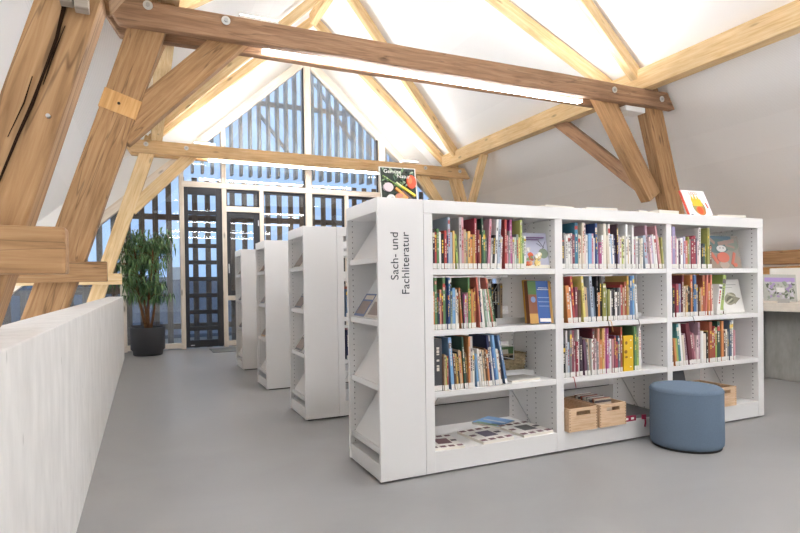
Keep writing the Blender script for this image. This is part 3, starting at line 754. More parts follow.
ROWS = {
 (0, 0): ('pu.13.25 rd.12.23 gr.13.25 wh.12.23 bk.17.22 rd.14.24 na.9.21 lb.15.235 lb.12.23 yo.11.24 L4 li.12.22 U lg.16.255 ro.13.235 tn.14.25 gg.12.23 yo.16.24 og.14.22 gd.14.22 cr.15.255 dr.13.25 og.12.22 dg.12.255 gr.13.25 '
          'ch.14.20 R4 pk.15.205 wh.9.20 bk.17.22 wh.15.205 lb.15.235 pl.12.22 wh.9.21 U rd.15.225 pk.9.22 gy.12.25 mg.16.225 pp.12.21 mi.12.21 gg.14.23 ye.12.21 yg.12.215 gr.13.21 wh.16.22', 1.434, 2.062),
 (0, 1): ('ch.14.21 gy.12.25 wh.14.23 wh.13.24 lg.12.23 pp.11.25 bu.13.24 tq.22.275 be.13.24 cm.12.23 be.15.235 pp.13.235 wh.13.24 sb.24.25 pk.12.25 wh.12.22 db.15.245 lb.11.23 mg.20.19 wh.12.24 cm.20.235 L3 be.16.24 wh.14.255 sb.9.25 wh.13.25 na.9.24 U pu.10.255 lv.16.25 '
          'cm.14.23 yg.10.22 cm.16.24 wh.14.235 gd.13.22 wh.15.25 bk.9.24 wh.14.255 mv.14.22 wh.14.24 gy.10.22 cm.16.22 cm.14.23 L6 lb.22.25 mv.16.235 pp.13.24 pl.14.25 wh.12.26 wh.14.25 L8 ro.14.245 tn.17.25 L5 ol.14.24', 2.328, 3.216),
 (0, 2): ('pk.12.25 lv.20.255 ro.10.25 wh.14.23 pm.9.22 wh.20.24 pl.13.25 co.14.22 ol.10.25 gy.14.23 cr.14.25 cr.14.26 na.12.24 pp.14.22 wh.14.225 bk.13.20 dg.14.20 ol.12.20 ol.16.205 br.14.19', 3.276, 3.69),
 (1, 0): ('og.14.23 gr.20.245 dg.12.22 na.13.22 sm.18.24 dr.12.22 gr.26.215 na.13.26 db.16.23 bl.16.235 sa.14.23 sb.28.25 cm.12.24 be.14.22 br.9.24 L4 og.14.25 bk.9.24 U mg.12.21 mi.15.20 pk.11.22 gr.15.255 li.14.23 og.15.24 gd.14.22 ru.20.25 L5 co.14.245 na.12.23 wh.9.235 '
          'cm.16.24 L8 mi.16.23 wh.14.24 gr.14.24 L10 co.12.245 gr.16.24 dg.10.25', 1.434, 1.85),
 (1, 1): ('sa.15.235 L5 og.24.25 wh.13.24 rd.16.255 U bu.20.24 br.18.22 L4 ye.15.235 tn.24.24 sl.18.23 lb.17.235 sl.17.24 U bk.10.255 og.14.20 bk.20.255 ol.22.26 gg.13.23 ol.16.22 wh.9.21 ch.18.22 bk.10.23 wh.15.20 ch.14.23 gy.12.23 rd.20.25 tn.12.23 ru.18.27 gd.13.235 gy.12.23 bl.14.255 sb.14.255 L3 wh.16.25', 2.328, 2.965),
 (1, 2): ('wh.12.24 bk.14.22 rd.12.23 cr.22.25 sl.12.24 lv.13.25 R3 ma.16.245 be.14.23 tn.10.23 U gd.10.24 bk.14.23 br.10.22 og.19.225 bk.9.21 bl.23.255 lg.14.24 br.15.22 tn.13.21 og.12.22 ru.20.265 R4 co.12.245 U og.16.25 co.12.235 be.14.23', 3.276, 3.71),
 (2, 0): ('ch.62.215 br.10.20 tn.10.21 li.9.20 rd.10.20 L4 sb.24.265 br.13.21 gd.13.21 bk.12.22 tn.16.23 og.14.22 dg.16.225 br.13.21 U og.14.215 lg.20.265 cm.16.22 L5 sb.16.20 wh.13.23 be.15.22 te.10.21 tn.16.22 br.12.23 og.12.22 na.18.245 L7 wh.13.235 bl.15.23 sb.18.225 '
          'cm.16.22 br.10.21 L11 st.20.245', 1.434, 1.925),
 (2, 1): ('bk.22.22 lg.15.235 lb.14.23 gy.14.225 bu.24.235 pp.11.23 cr.16.23 wh.13.255 pu.24.26 L4 pm.20.24 gy.14.22 tn.14.24 U wh.12.24 ma.17.235 pp.14.24 gy.13.22 sm.16.225 og.17.23 yo.18.265 pk.12.215 mg.18.225 pl.14.22 wh.15.23 ro.13.23 bu.14.25 cr.17.21 sl.12.25 gy.14.23 ru.13.255', 2.328, 2.822),
 (2, 2): ('br.12.19 L6 og.12.20 li.13.20 te.15.205 wh.15.225 be.13.22 L8 mv.14.23 ma.24.245 bu.16.24 ro.12.23 U pp.13.21 mv.14.245 wh.16.24 cm.18.22 bk.10.23 gd.10.24 ru.19.235 ru.15.24 rd.10.27 li.11.26 dg.19.245 br.11.23 og.16.265 br.16.23 cm.13.24 gy.10.22 sl.16.235 wh.12.255 ro.13.23', 3.276, 3.94),
}
ALL = {}
for (k, bay), (spec, xa, xb) in ROWS.items():
    ALL[(k, bay)] = row(spec, xa, xb, BY, zrow(k), CL[k], f'on {nm_[k]} shelf, {bn[bay]} bay, lettered bookcase', f'books on the {nm_[k]} shelf, {bn[bay]} bay', hs=(.885, .92, .95)[k])
# three more after the yellow one on the third shelf of the middle bay
ALL['e'] = row('gr.14.225 li.12.22 wh.14.225', 2.93, 2.99, BY, zrow(2), CL[2], 'after the yellow face-out book, third shelf', 'books on the third shelf, middle bay')
# books leaning right beside the shell book
row('R9 wh.14.22 li.14.225 br.12.2', 3.745, 3.85, BY, zrow(1), CL[1], 'beside the shell book, second shelf', 'books on the second shelf, right bay')
# books on the rear side that show through the gaps
row('ch.10.25 bk.14.25 lg.13.25 wh.14.25 ch.12.25 bk.16.25 gy.14.25 tn.10.25', 1.92, 2.09, BY+D_-.2, zrow(1), CL[1], 'at the rear of second shelf, left bay', 'record sleeves at the rear of the second shelf', sticker=False)
row('na.30.27 ru.22.25 br.30.26 ol.22.26', 1.60, 1.90, BY+D_-.2, zrow(1), CL[1], 'behind the second shelf row, left bay', 'books at the rear of the second shelf, left bay', sticker=False)
row('ma.26.20 ma.22.19 ru.24.22 br.30.23 og.22.22 ru.16.24', 2.36, 2.96, BY+D_-.2, zrow(2), CL[2], 'at the rear of third shelf, middle bay', 'books at the rear of the third shelf, middle bay', sticker=False)
row('ma.26.25 br.22.24 bk.30.25 ma.30.255 rd.25.26', 3.30, 3.62, BY+D_-.2, zrow(2), CL[2], 'at the rear of third shelf, right bay', 'books at the rear of the third shelf, right bay', sticker=False)
# books of the next bookcase glimpsed through the gaps
for k, xs, n in ((2, (1.45, 2.25), 40), (1, (1.45, 2.25), 30)):
    sp_ = ' '.join(f'{rnd.choice(list(PAL))}.{rnd.uniform(14, 24):.0f}.{rnd.uniform(20, 25):.1f}' for _ in range(n))
    row(sp_, xs[0], xs[1], SHX[0][1], zrow(k), CL[k], f'{nm_[k]} shelf of second bookcase', f'books on the {nm_[k]} shelf of the second bookcase')

# ribbons hanging over the shelf edges (bookmarks of the books above them)
def ribbon(bk, col, dx, ln):
    m = MB(); c = mat('ribbon '+col, col, .6); t0_ = .004
    pts = [(dx, .01, -.001+.002), (dx+.001, -.0165, .0012), (dx+.003, -.0195, -.012), (dx+.008, -.0195, -ln*.5), (dx+.014, -.021, -ln)]
    m.tube(pts, .0022, c, 5); m.build('ribbon_bookmark', bk)
ribbon(ALL[(1, 1)][15], '23242e', .006, .075); ribbon(ALL[(1, 1)][16], 'd9a860', .006, .07); ribbon(ALL[(1, 1)][30], '34343c', .0, .07); ribbon(ALL[(2, 1)][4], 'b02c3c', .003, .065)
ribbon(ALL[(1, 2)][12], '55504c', .0, .05)

WIREM = mat('bright wire', 'cfcfcf', .35, .5, .3)
# ---- wire bookends hanging from the boards above
def wire_bookend(x, y, z0, z1, label):
    r = empty('wire_bookend', (x, y, z1)); tag(r, label, 'bookend', 'wire bookends hanging under the shelf boards')
    m = MB(); L = z1-z0
    m.tube([(0, 0, 0), (0, 0, -L), (0, .14, -L), (0, .14, 0)], .0038, WIREM, 6); m.build('wire_loop', r)
    m = MB(); m.box(-.008, .008, -.008, .15, -.004, -.0005, STEEL); m.build('clip', r)
for (k, x) in ((0, 2.055), (1, 1.872), (2, 1.975), (1, 2.975), (2, 3.006), (0, 3.698), (1, 3.716), (2, 3.948)):
    bay = 0 if x < 2.3 else (1 if x < 3.25 else 2)
    z1 = (1.4275, LEV[3]-.032, LEV[2]-.032)[k]
    wire_bookend(x, BY+.03, zrow(k)+.14, z1, f'wire bookend hanging at the end of the {nm_[k]} row, {bn[bay]} bay')

# ================================================================== FACE-OUT BOOKS
def face_book(name, label, loc, wd, h, t, cover, art, rotz=0, tilt=8, spine=None, cat='book', group=None, words=(), page=PAPER, lean=0):
    """book shown cover-on: base centre of the front cover at loc; art = list of (material, kind, u, v, ru, rv, rot) in 0..1 cover units"""
    o = None
    loc = Vector(loc)+Vector((0, 0, t*math.sin(R(tilt))+abs(wd/2*math.sin(lean))+.0004))
    Mx = Matrix.Translation(loc) @ Matrix.Rotation(rotz, 4, 'Z') @ Matrix.Rotation(-R(tilt), 4, 'X') @ Matrix.Rotation(lean, 4, 'Y')
    c = .0022; sm = spine or cover
    m = MB(); m.box(-wd/2, wd/2, 0, c, 0, h, cover); m.box(-wd/2, wd/2, t-c, t, 0, h, cover); m.box(-wd/2, -wd/2+.003, 0, t, 0, h, sm)
    o = m.build(name, M=Mx)
    m = MB(); m.box(-wd/2+.003, wd/2-.004, c, t-c, .003, h-.003, page); m.build('page_block', o)
    m = MB(); lay = 0
    for a in art:
        mt, kind, u, v, ru, rv = a[:6]; rot = a[6] if len(a) > 6 else 0
        lay += 1; y0 = -.00025*lay-.0002
        cx, cz = (u-.5)*wd, v*h
        Q = Matrix.Translation((cx, 0, cz)) @ Matrix.Rotation(-R(rot), 4, 'Y')
        if kind == 'e': pts = [(ru*wd*math.cos(q), y0, rv*h*math.sin(q)) for q in [2*PI*j/20 for j in range(20)]]
        elif kind == 'r': pts = [(-ru*wd, y0, -rv*h), (ru*wd, y0, -rv*h), (ru*wd, y0, rv*h), (-ru*wd, y0, rv*h)]
        elif kind == 't': pts = [(-ru*wd, y0, -rv*h), (ru*wd, y0, -rv*h), (0, y0, rv*h)]
        m.poly([Q @ Vector(p) for p in pts], mt, (0, .00025*lay+.0001, 0))
    if art: m.build('cover_picture', o)
    for body, u, v, s_, mt in words:
        text('cover_title', body, s_*h, Matrix.Translation(((u-.5)*wd, -.00025*(lay+1)-.0006, v*h)) @ Matrix.Rotation(PI/2, 4, 'X'), mt, o, 'CENTER', .0003)
    tag(o, label, cat, group)
    return o
P = lambda n, h: mat('print '+n, h, .4, .3)
pw_, po, pg, py, pd, pr = P('white', 'eceae4'), P('orange', 'd97a3c'), P('green', '6f9a4e'), P('yellow', 'e3c455'), P('dark', '33382f'), P('red', 'd8502f')
lav = P('lavender', 'aeb0c2'); r4 = random.Random(5)
lavbits = []
for (u_, v_, su, sv, cc) in ((.22, .34, .12, .11, (('tomato', 'c4613f'), ('tomato dark', 'a34a30'), ('herb', '6f8456'))), (.2, .52, .1, .06, (('bowl', 'dfdcd4'), ('bowl shade', 'c2beb6'))), (.16, .12, .12, .07, (('tomato', 'c4613f'), ('peach', 'd29b72'))), (.55, .32, .13, .1, (('bread', 'd9cda2'), ('bread shade', 'bfae80'), ('bowl', 'dfdcd4'))), (.5, .15, .15, .06, (('cheese', 'd9c07a'), ('cheese pale', 'e2d49c')))):
    for i in range(9):
        n_, h_ = cc[i % len(cc)]
        lavbits.append((P('food ' + n_, h_), 'e', u_+r4.uniform(-.7, .7)*su, v_+r4.uniform(-.7, .7)*sv, su*r4.uniform(.3, .65), sv*r4.uniform(.3, .65), r4.uniform(0, 90)))
face_book('book', 'lavender cookbook shown cover-on at the right end of the top shelf, left bay', (2.172, BY+.045, zrow(0)+.0005), .185, .222, .016, lav,
  [(P('grey green', '7d8b78'), 'e', .80, .42, .2, .14), (P('dark twig', '55505c'), 'r', .75, .68, .012, .14, 40), (P('dark twig', '55505c'), 'r', .86, .66, .01, .12, -30), (P('dark twig', '55505c'), 'r', .66, .66, .01, .09, 60),
   (P('pale cloth', 'e0dccf'), 'r', .5, .05, .5, .05), *lavbits,
   (P('purple print', '7a5a86'), 'r', .45, .86, .4, .012), (P('purple print', '7a5a86'), 'r', .38, .80, .25, .008)], tilt=10)
bun = P('bunny grey', 'c9c6c4'); tl = P('teal grey', '4d6464'); cor = P('coral', 'b65f4b')
face_book('book', 'grey book with a coral toy animal on its cover, top shelf, right bay', (3.90, BY+.05, zrow(0)+.0005), .375, .245, .014, P('taupe', '7f7a72'),
  [(P('slate blue', '46606f'), 'r', .4, .93, .38, .06), (tl, 'e', .35, .68, .36, .22), (P('olive grey', '6f776b'), 'e', .78, .72, .2, .18), (P('rose grey', '8f756c'), 'r', .62, .8, .25, .06, 8), (P('rose grey', '8f756c'), 'r', .2, .85, .1, .05, -35),
   (P('rose grey', '8f756c'), 'r', .72, .68, .14, .035, -12), (P('earth', '857567'), 'e', .2, .1, .2, .12), (P('earth', '857567'), 'e', .85, .2, .14, .2),
   (cor, 'r', .22, .3, .04, .2, 40), (cor, 'r', .77, .3, .035, .2, -25), (P('sand', '9c8d80'), 'e', .48, .1, .14, .12), (cor, 'e', .47, .33, .18, .16), (bun, 'e', .45, .6, .14, .1), (pd, 'e', .41, .62, .015, .02), (pd, 'e', .5, .62, .015, .02), (cor, 'e', .8, .1, .06, .06)], tilt=9)
face_book('book', 'blue and brown book standing at an angle at the right end of second shelf', (2.172, BY+.012, zrow(1)+.0005), .172, .258, .032, P('royal blue', '3a5a94'),
  [(P('wood brown', '7a4c35'), 'r', .18, .4, .18, .3), (P('leaf green', '4c6b3c'), 'r', .18, .83, .18, .16), (P('ochre', 'b38a4a'), 'r', .18, .1, .18, .12), (P('blue jug', '6b7ea6'), 'e', .2, .55, .1, .07),
   (pw_, 'r', .65, .83, .2, .006), (pw_, 'r', .68, .79, .28, .006), (P('pale blue print', '8ea3c8'), 'r', .66, .6, .25, .006), (P('pale blue print', '8ea3c8'), 'r', .66, .5, .25, .006), (P('pale blue print', '8ea3c8'), 'r', .66, .4, .22, .006), (pw_, 'r', .68, .07, .25, .04), (P('ochre', 'b38a4a'), 'r', .95, .5, .05, .5)],
  rotz=0, tilt=9, lean=R(2), spine=P('wood brown', '7a4c35'))
o = face_book('book', 'ochre book standing behind the blue and brown one, second shelf', (2.178, BY+.055, zrow(1)+.0005), .165, .264, .02, P('ochre cover', 'c99a45'), [], rotz=0, tilt=9, lean=R(2))
face_book('book', 'white book with a grey shell picture on its cover, second shelf, right bay', (4.03, BY+.07, zrow(1)+.0005), .235, .255, .018, P('shell white', 'dedcd8'),
  [(P('shell grey', '8d8873'), 'e', .42, .42, .3, .18, 15), (P('shell dark', '5f5d48'), 'e', .4, .4, .2, .1, 15), (P('shell light', 'bab59c'), 'r', .5, .52, .2, .03, -20), (P('shell light', 'bab59c'), 'r', .35, .36, .18, .025, 25), (P('shell grey', '8d8873'), 't', .72, .4, .14, .16, -80),
   (P('grey print', '9a9896'), 'r', .5, .84, .3, .008), (P('grey print', '9a9896'), 'r', .4, .76, .2, .006)], tilt=12)
face_book('book', 'bright yellow book shown cover-on near the end of third shelf, middle bay', (2.875, BY+.012, zrow(2)+.0005), .088, .232, .016, P('bright yellow', 'd9b02a'),
  [(P('bee brown', '8a6423'), 'e', .3, .8, .12, .05), (P('bee brown', '8a6423'), 'e', .25, .55, .16, .05), (P('bee brown', '8a6423'), 'e', .3, .4, .14, .03), (pw_, 'r', .75, .87, .06, .01), (pw_, 'r', .75, .65, .06, .01), (pw_, 'r', .75, .38, .06, .01), (pw_, 'r', .72, .12, .07, .01)], tilt=0)
# vegetable magazine on top
veg = P('cover dark green', '333b34')
r3 = random.Random(11)
vegbits = [(P('veg ' + n_, h_), 'e', r3.uniform(.08, .92), r3.uniform(.5, .92), r3.uniform(.02, .07), r3.uniform(.012, .035), r3.uniform(0, 180)) for n_, h_ in [('kale', '55705a'), ('moss', '6d8a63'), ('shade', '2b342d'), ('pale', '93a58a')]*12]
vegbits += [(P('veg ' + n_, h_), 'r', .28+.03*i, .6-.022*i, .24, .008, -33) for i, (n_, h_) in enumerate([('stem green', '7da053'), ('stem pale', 'b9c48c'), ('stem green', '7da053'), ('stem white', 'd9d8b4'), ('stem green', '7da053')])]

face_book('book', 'dark book with vegetables on its cover, standing on top above the lettering', (BX+.225, BY+.2, H_+.0005), .225, .215, .012, P('white border', 'e9e7e0'),
  [(veg, 'r', .5, .5, .47, .475), *vegbits, (P('pumpkin', 'c9573a'), 'e', .84, .6, .13, .19), (P('pumpkin light', 'd97850'), 'e', .8, .64, .06, .1), (P('pale leek', 'dfe0b0'), 'r', .62, .42, .24, .02, -35),
   (P('leek yellow', 'e6cf4f'), 'r', .74, .34, .22, .028, -33), (P('carrot', 'e59a55'), 'r', .55, .27, .2, .03, -40), (P('brown root', '7a5f55'), 'r', .72, .2, .2, .025, -42), (P('radish', 'cfc0c4'), 'e', .2, .42, .13, .12), (P('garlic', 'e9e7e6'), 'e', .25, .12, .11, .1), (P('garlic shade', 'cbc7c6'), 'e', .28, .1, .05, .06), (P('apple', 'b99a68'), 'e', .5, .14, .14, .12), (P('apple red', 'b87a64'), 'e', .48, .2, .1, .06), (P('apple red', 'b87a64'), 'e', .43, .13, .04, .07)],
  rotz=R(-3), tilt=10, words=(('Gemüse', .33, .80, .15, pw_), ('Natur', .62, .68, .15, pw_)))
# fries book on top right
face_book('book', 'white book with a cone of fries on its cover, on top at the right', (3.79, BY+.15, H_+.0005), .235, .235, .02, P('fries white', 'e9e8ea'),
  [(P('pale ring', 'c9ced8'), 'e', .53, .36, .33, .34), (P('fries white', 'e9e8ea'), 'e', .53, .36, .31, .32), (P('olive ring', '8f8a5f'), 'e', .52, .38, .26, .28), (P('brown disc', 'b0743c'), 'e', .55, .25, .2, .17), (pr, 'e', .52, .26, .12, .14),
   (P('fries yellow', 'e8b63c'), 'r', .5, .55, .2, .13), (P('fries yellow', 'e8b63c'), 't', .36, .74, .05, .09), (P('fries yellow', 'e8b63c'), 't', .48, .77, .05, .1), (P('fries yellow', 'e8b63c'), 't', .6, .73, .05, .09), (pr, 'r', .88, .45, .02, .1, 10), (P('grey mark', '5a6070'), 'e', .1, .07, .05, .05)],
  rotz=R(-4), tilt=24, lean=0, spine=P('spine red', 'c95544'), words=(('LOCO', .47, .84, .13, pr),))

# flat things on top of the long bookcase
def flat(name, label, cat, x, y, z, wd, dp, t, m_, rotz=0, art=(), group=None, pagem=PAPER):
    m = MB(); m.box(-wd/2, wd/2, -dp/2, dp/2, 0, t, pagem); o = m.build(name, M=Matrix.Translation((x, y, z)) @ Matrix.Rotation(rotz, 4, 'Z'))
    m = MB(); m.box(-wd/2-.001, wd/2+.001, -dp/2-.001, dp/2+.001, t, t+.0008, m_)
    for mt, u, v, ru, rv in art: m.box((u-ru-.5)*wd, (u+ru-.5)*wd, (v-rv-.5)*dp, (v+rv-.5)*dp, t+.0008, t+.0013, mt)
    m.build('cover', o); tag(o, label, cat, group); return o
ZT = H_+.0004
flat('booklet', 'thin white booklet lying on top above the left bay', 'booklet', 2.30, BY+.102, ZT, .24, .2, .008, pw_, .1)
flat('booklet', 'thin blue booklet lying on top above the middle bay', 'booklet', 2.66, BY+.102, ZT, .24, .2, .012, P('brochure blue', '7fb0d4'), -.1)
flat('booklet', 'small purple leaflet lying on top above the middle bay', 'booklet', 3.0, BY+.072, ZT, .1, .14, .01, P('leaflet purple', '6d57a8'), .2)
flat('booklet', 'white paper pad lying on top beside the timber post', 'booklet', 3.25, BY+.102, ZT, .2, .2, .02, pw_, .05)
flat('booklet', 'pale magazine lying on top right of the fries book', 'magazine', 3.92, BY+.102, ZT, .26, .2, .014, P('grey cover', 'b3b3b5'), -.15, [(pr, .5, .7, .3, .06)])
# magazines lying on the bottom shelf, left bay
mgr, mpu = P('magazine maroon', '6e4a50'), P('magazine violet', '5a5468'); mgd = P('magazine dark', '5f5f60'); mgk = P('magazine ink', '3f3c40')
Z4 = .1254
art1 = lambda c: [(c, .55, .5, .22, .2)] + [(mgk if (i*j) % 2 else mgr, .1+.27*i, .1+.4*j, .09, .06) for i in range(4) for j in range(3) if (i, j) not in ((1, 1), (2, 1))]
flat('magazine', 'white magazine with maroon picture, leftmost flat on the bottom shelf', 'magazine', 1.535, BY+.135, Z4, .19, .25, .012, pw_, R(-8), art1(mgr), 'magazines lying on the bottom shelf')
flat('magazine', 'white magazine with violet picture, middle one flat on the bottom shelf', 'magazine', 1.84, BY+.14, Z4, .22, .27, .016, pw_, R(3), art1(mpu), 'magazines lying on the bottom shelf')
flat('magazine', 'white magazine with grey picture, rightmost flat on the bottom shelf', 'magazine', 2.135, BY+.15, Z4, .23, .27, .014, pw_, R(3), art1(mgd), 'magazines lying on the bottom shelf')
flat('magazine', 'blue and green magazine lying behind the white ones on the bottom shelf', 'magazine', 2.06, BY+.375, Z4, .2, .2, .014, P('magazine blue', '6f9fd0'), R(25), [(P('magazine pale', 'b9c3c8'), .55, .5, .06, .4), (P('magazine green', '86a080'), .1, .5, .1, .4)], 'magazines lying on the bottom shelf')
flat('magazine', 'white papers lying flat on the third shelf before the wicker basket', 'magazine', 2.07, BY+.118, zrow(2)+.0004, .22, .15, .01, P('paper grey', 'c9c6c0'), R(4))
flat('folder', 'dark grey folder lying on the bottom shelf right of the crates', 'folder', 3.01, BY+.2, Z4, .36, .32, .022, P('folder grey', '5c5e60'), R(-4), [(P('folder pale', '8b8d84'), .2, .7, .14, .2)], pagem=P('folder edge', '77797a'))
m = MB(); m.box(-.06, .06, 0, .012, 0, .034, P('tag crimson', '9c2a4a')); m.box(-.045, -.01, -.0006, 0, .01, .024, pw_); m.box(.015, .04, -.0006, 0, .01, .024, pw_); o = m.build('tag_strip', loc=(2.87, BY+.004, Z4))
tag(o, 'small crimson tag strip at the shelf edge beside the right crate', 'tag')
m = MB(); m.box(0, .03, -.002, .01, 0, .03, P('tag crimson', '9c2a4a')); m.tube([(.015, -.0035, .01), (.02, -.0045, -.02), (.014, -.0045, -.05)], .006, P('tag crimson', '9c2a4a'), 6)
o = m.build('ribbon', loc=(2.99, BY+.004, Z4)); tag(o, 'crimson ribbon hanging over the bottom shelf edge near the stool', 'ribbon')

# ================================================================== CRATES AND BASKET
PEGD = mat('dark joint pegs', '6a4a2e', .7)
def crate(x, y, z, wd, dp, h, label, rot=0):
    r = empty('wooden_crate', (x, y, z), (0, 0, rot)); tag(r, label, 'crate', 'wooden crates on the bottom shelf'); t = .01; a = wd/2
    def front(y0, y1):
        m = MB(); s0, s1, z0, z1 = -.055, .055, h*.68, h*.68+.026
        m.box(-a, s0, y0, y1, 0, h, BOXW); m.box(s1, a, y0, y1, 0, h, BOXW); m.box(s0, s1, y0, y1, 0, z0, BOXW); m.box(s0, s1, y0, y1, z1, h, BOXW)
        if y0 < 0.001:
            for i in range(8):
                for sx_ in (-a+.006, a-.006): m.box(sx_-.0022, sx_+.0022, y0-.0005, y0+.001, .012+i*h/8.2, .016+i*h/8.2+.003, PEGD)
        return m
    front(0, t).build('front_panel', r); front(dp-t, dp).build('back_panel', r)
    for s in (-a, a-t):
        m = MB(); m.box(s, s+t, t, dp-t, 0, h, BOXW); m.build('side_panel', r)
    m = MB(); m.box(-a+t, a-t, t, dp-t, 0, .006, BOXW); m.build('base', r)
    return r
crate(2.449, BY-.03, Z4, .225, .31, .142, 'light wooden crate with a handle slot, left of two beside the upright')
crate(2.694, BY-.03, Z4, .222, .31, .142, 'light wooden crate holding thin cases, right of the two')
crate(3.80, BY-.01, Z4, .24, .3, .14, 'light wooden crate on the bottom shelf partly hidden by the stool')
cols = ['c9b7a2', 'a6583c', '8d8480', 'd8d2c8', '5b4a46', 'b9b2ae', 'a04e3a', '77706e', 'cfc9c0', '8a6a58', 'e2ddd6']
names = ['tan', 'rust', 'grey', 'pale', 'dark brown', 'silver', 'red brown', 'dark grey', 'cream', 'brown', 'white']
for i, (c, n) in enumerate(zip(cols, names)):
    m = MB(); cm_ = mat('case '+n, c, .3, .5)
    m.box(-.07, .07, 0, .009, 0, .155, cm_); m.box(-.07, .07, -.0004, 0, .13, .145, TW if i % 2 else TD)
    o = m.build('disc_case', M=Matrix.Translation((2.694+.01*math.sin(i*2), BY+.03+i*.0185, Z4+.0065)) @ Matrix.Rotation(-R(11), 4, 'X'))
    tag(o, f'thin {n} disc case standing in the right wooden crate, {ordinal(i+1)} from the front', 'disc case', 'disc cases in the right crate')
# wicker basket at the rear of the third shelf
WICK = mat('wicker', 'a08f72', .8, .1, noise_amt=.3, nscale=60)
r = empty('wicker_basket', (2.105, BY+D_-.125, zrow(2)+.001)); tag(r, 'woven wicker basket at the rear of third shelf, left bay', 'basket')
m = MB(); bw, bd, bh = .125, .085, .135
for i in range(14):
    z = .006+i*bh/14; pts = []
    per = [(-bw, -bd), (bw, -bd), (bw, bd), (-bw, bd)]
    for a, c in zip(per, per[1:]+per[:1]):
        for j in range(10):
            q = j/10; px, py_ = a[0]+(c[0]-a[0])*q, a[1]+(c[1]-a[1])*q
            nx, ny = (0, -1) if a[1] == c[1] == -bd else ((0, 1) if a[1] == c[1] else ((1, 0) if a[0] > 0 else (-1, 0)))
            s = .004*(1 if (j+i) % 2 else -1); fl = 1+.12*z/bh
            pts.append((px*fl+nx*s, py_*fl+ny*s, z))
    pts.append(pts[0]); m.tube(pts, .0055, WICK, 5)
m.build('basket_body', r)
m = MB(); m.box(-.045, .045, -bd*1.1-.008, -bd*1.1+.002, .1, .125, mat('basket grip dark', '2e2822', .9)); m.build('basket_grip', r)
m = MB(); m.box(-bw+.006, bw-.006, -bd+.006, bd-.006, .001, .005, WICK); m.build('basket_base', r)
for i, (c, n, hh) in enumerate((('4f7045', 'green', .165), ('d9d9d4', 'white', .17), ('7d8f76', 'sage', .16))):
    m = MB(); m.box(-.1, .1, 0, .008, 0, hh, mat('basket book '+n, c, .5)); m.box(-.06, .05, -.0005, 0, hh*.6, hh*.9, TW if i == 0 else TD)
    o = m.build('booklet', M=Matrix.Translation((2.11, BY+D_-.165+i*.03, zrow(2)+.0075)) @ Matrix.Rotation(R(-8), 4, 'X') @ Matrix.Rotation(R(3*i), 4, 'Y'))
    tag(o, f'{n} booklet standing in the wicker basket', 'booklet')
# bottom shelf, right bay: books leaning, mostly behind the stool
for i, (c, n, x, hh) in enumerate((('4d6488', 'blue', 3.33, .21), ('6d5148', 'brown picture', 3.47, .2), ('2e2f35', 'black', 3.605, .25))):
    face_book('book', f'{n} book leaning at the back of the bottom shelf behind the stool', (x, BY+.2-.012*i, Z4), .14, hh, .012, mat('low book '+n, c, .4), [(P('low pale', 'c7b7ac'), 'r', .5, .55, .3, .2), (P('low dark', '54403c'), 'e', .5, .5, .18, .12)] if i < 2 else [], tilt=14)

# magazines on the slanted display shelves at the bookcase ends
def display_mag(r, zz, yy, col, label, wd=.13):
    a = R(56)
    Mx = Matrix.Translation((r.location.x+.036, r.location.y+yy, zz+.032)) @ Matrix.Rotation(-a, 4, 'Y')
    m = MB(); m.box(0, .15, -wd/2, wd/2, .008, .014, PAPER); o = m.build('magazine', M=Mx)
    m = MB(); m.box(-.001, .151, -wd/2-.001, wd/2+.001, .0142, .0152, mat('mag '+col, col, .35)); m.box(.112, .14, -wd/2+.01, wd/2-.02, .0152, .0157, TW); m.box(.015, .1, -wd/2+.015, wd/2-.01, .0152, .0157, mat('mag pic '+col, col, .35) if False else P('mag picture', '8d7f78')); m.build('cover', o)
    tag(o, label, 'magazine')
display_mag(bc, .825, .36, '5d6f96', 'blue magazine on the end display shelf of the lettered bookcase, rear one', .16)
display_mag(bc, .825, .17, 'c9c2bb', 'pale magazine on the end display shelf of the lettered bookcase, front one', .16)
for r_, nm2 in ((bc1, 'second'), (bc2, 'third'), (bc3, 'farthest')):
    for zz, c, w_ in ((1.16, '6f675f', 'upper'), (.825, '5b6470', 'middle'), (.48, '4c4f57' if nm2 != 'third' else 'b9935c', 'lower')):
        if nm2 == 'second' and w_ == 'lower': pass
        display_mag(r_, zz, .3, c, f'magazine on the {w_} slanted end shelf of the {nm2} bookcase from the front' if nm2 != 'farthest' else f'magazine on the {w_} slanted end shelf of the farthest bookcase', .2)

# ================================================================== STOOL
FAB = mat('blue grey felt', '637283', .95, .05, noise_amt=.07, nscale=220, bump=.15, bscale=300)
r = empty('round_stool', (3.113, 2.443, 0)); tag(r, 'round blue-grey upholstered stool standing before the bookcase', 'stool')
rr, hh = .212, .377
prof = [(0, hh), (rr-.03, hh), (rr-.014, hh-.003), (rr-.004, hh-.011), (rr, hh-.024), (rr+.001, .05), (rr-.001, .026), (rr-.01, .014), (0, .012)]
m = MB(); m.lathe(prof, FAB, 72); m.build('upholstered_body', r)
m = MB(); m.disc((0, 0, .0065), rr-.012, rr-.01, .013, BLACKM, seg=48); m.build('base', r)
m = MB(); m.tube([((rr+.0005)*math.cos(t), (rr+.0005)*math.sin(t), hh-.024) for t in [2*PI*j/72 for j in range(73)]], .0018, FAB, 6); m.build('top_seam', r)
m = MB(); m.box(rr*.985, rr*1.05, -.002, .002, .09, .115, mat('dark tag', '333840')); o = m.build('fabric_tag', r); o.rotation_euler.z = R(-28)

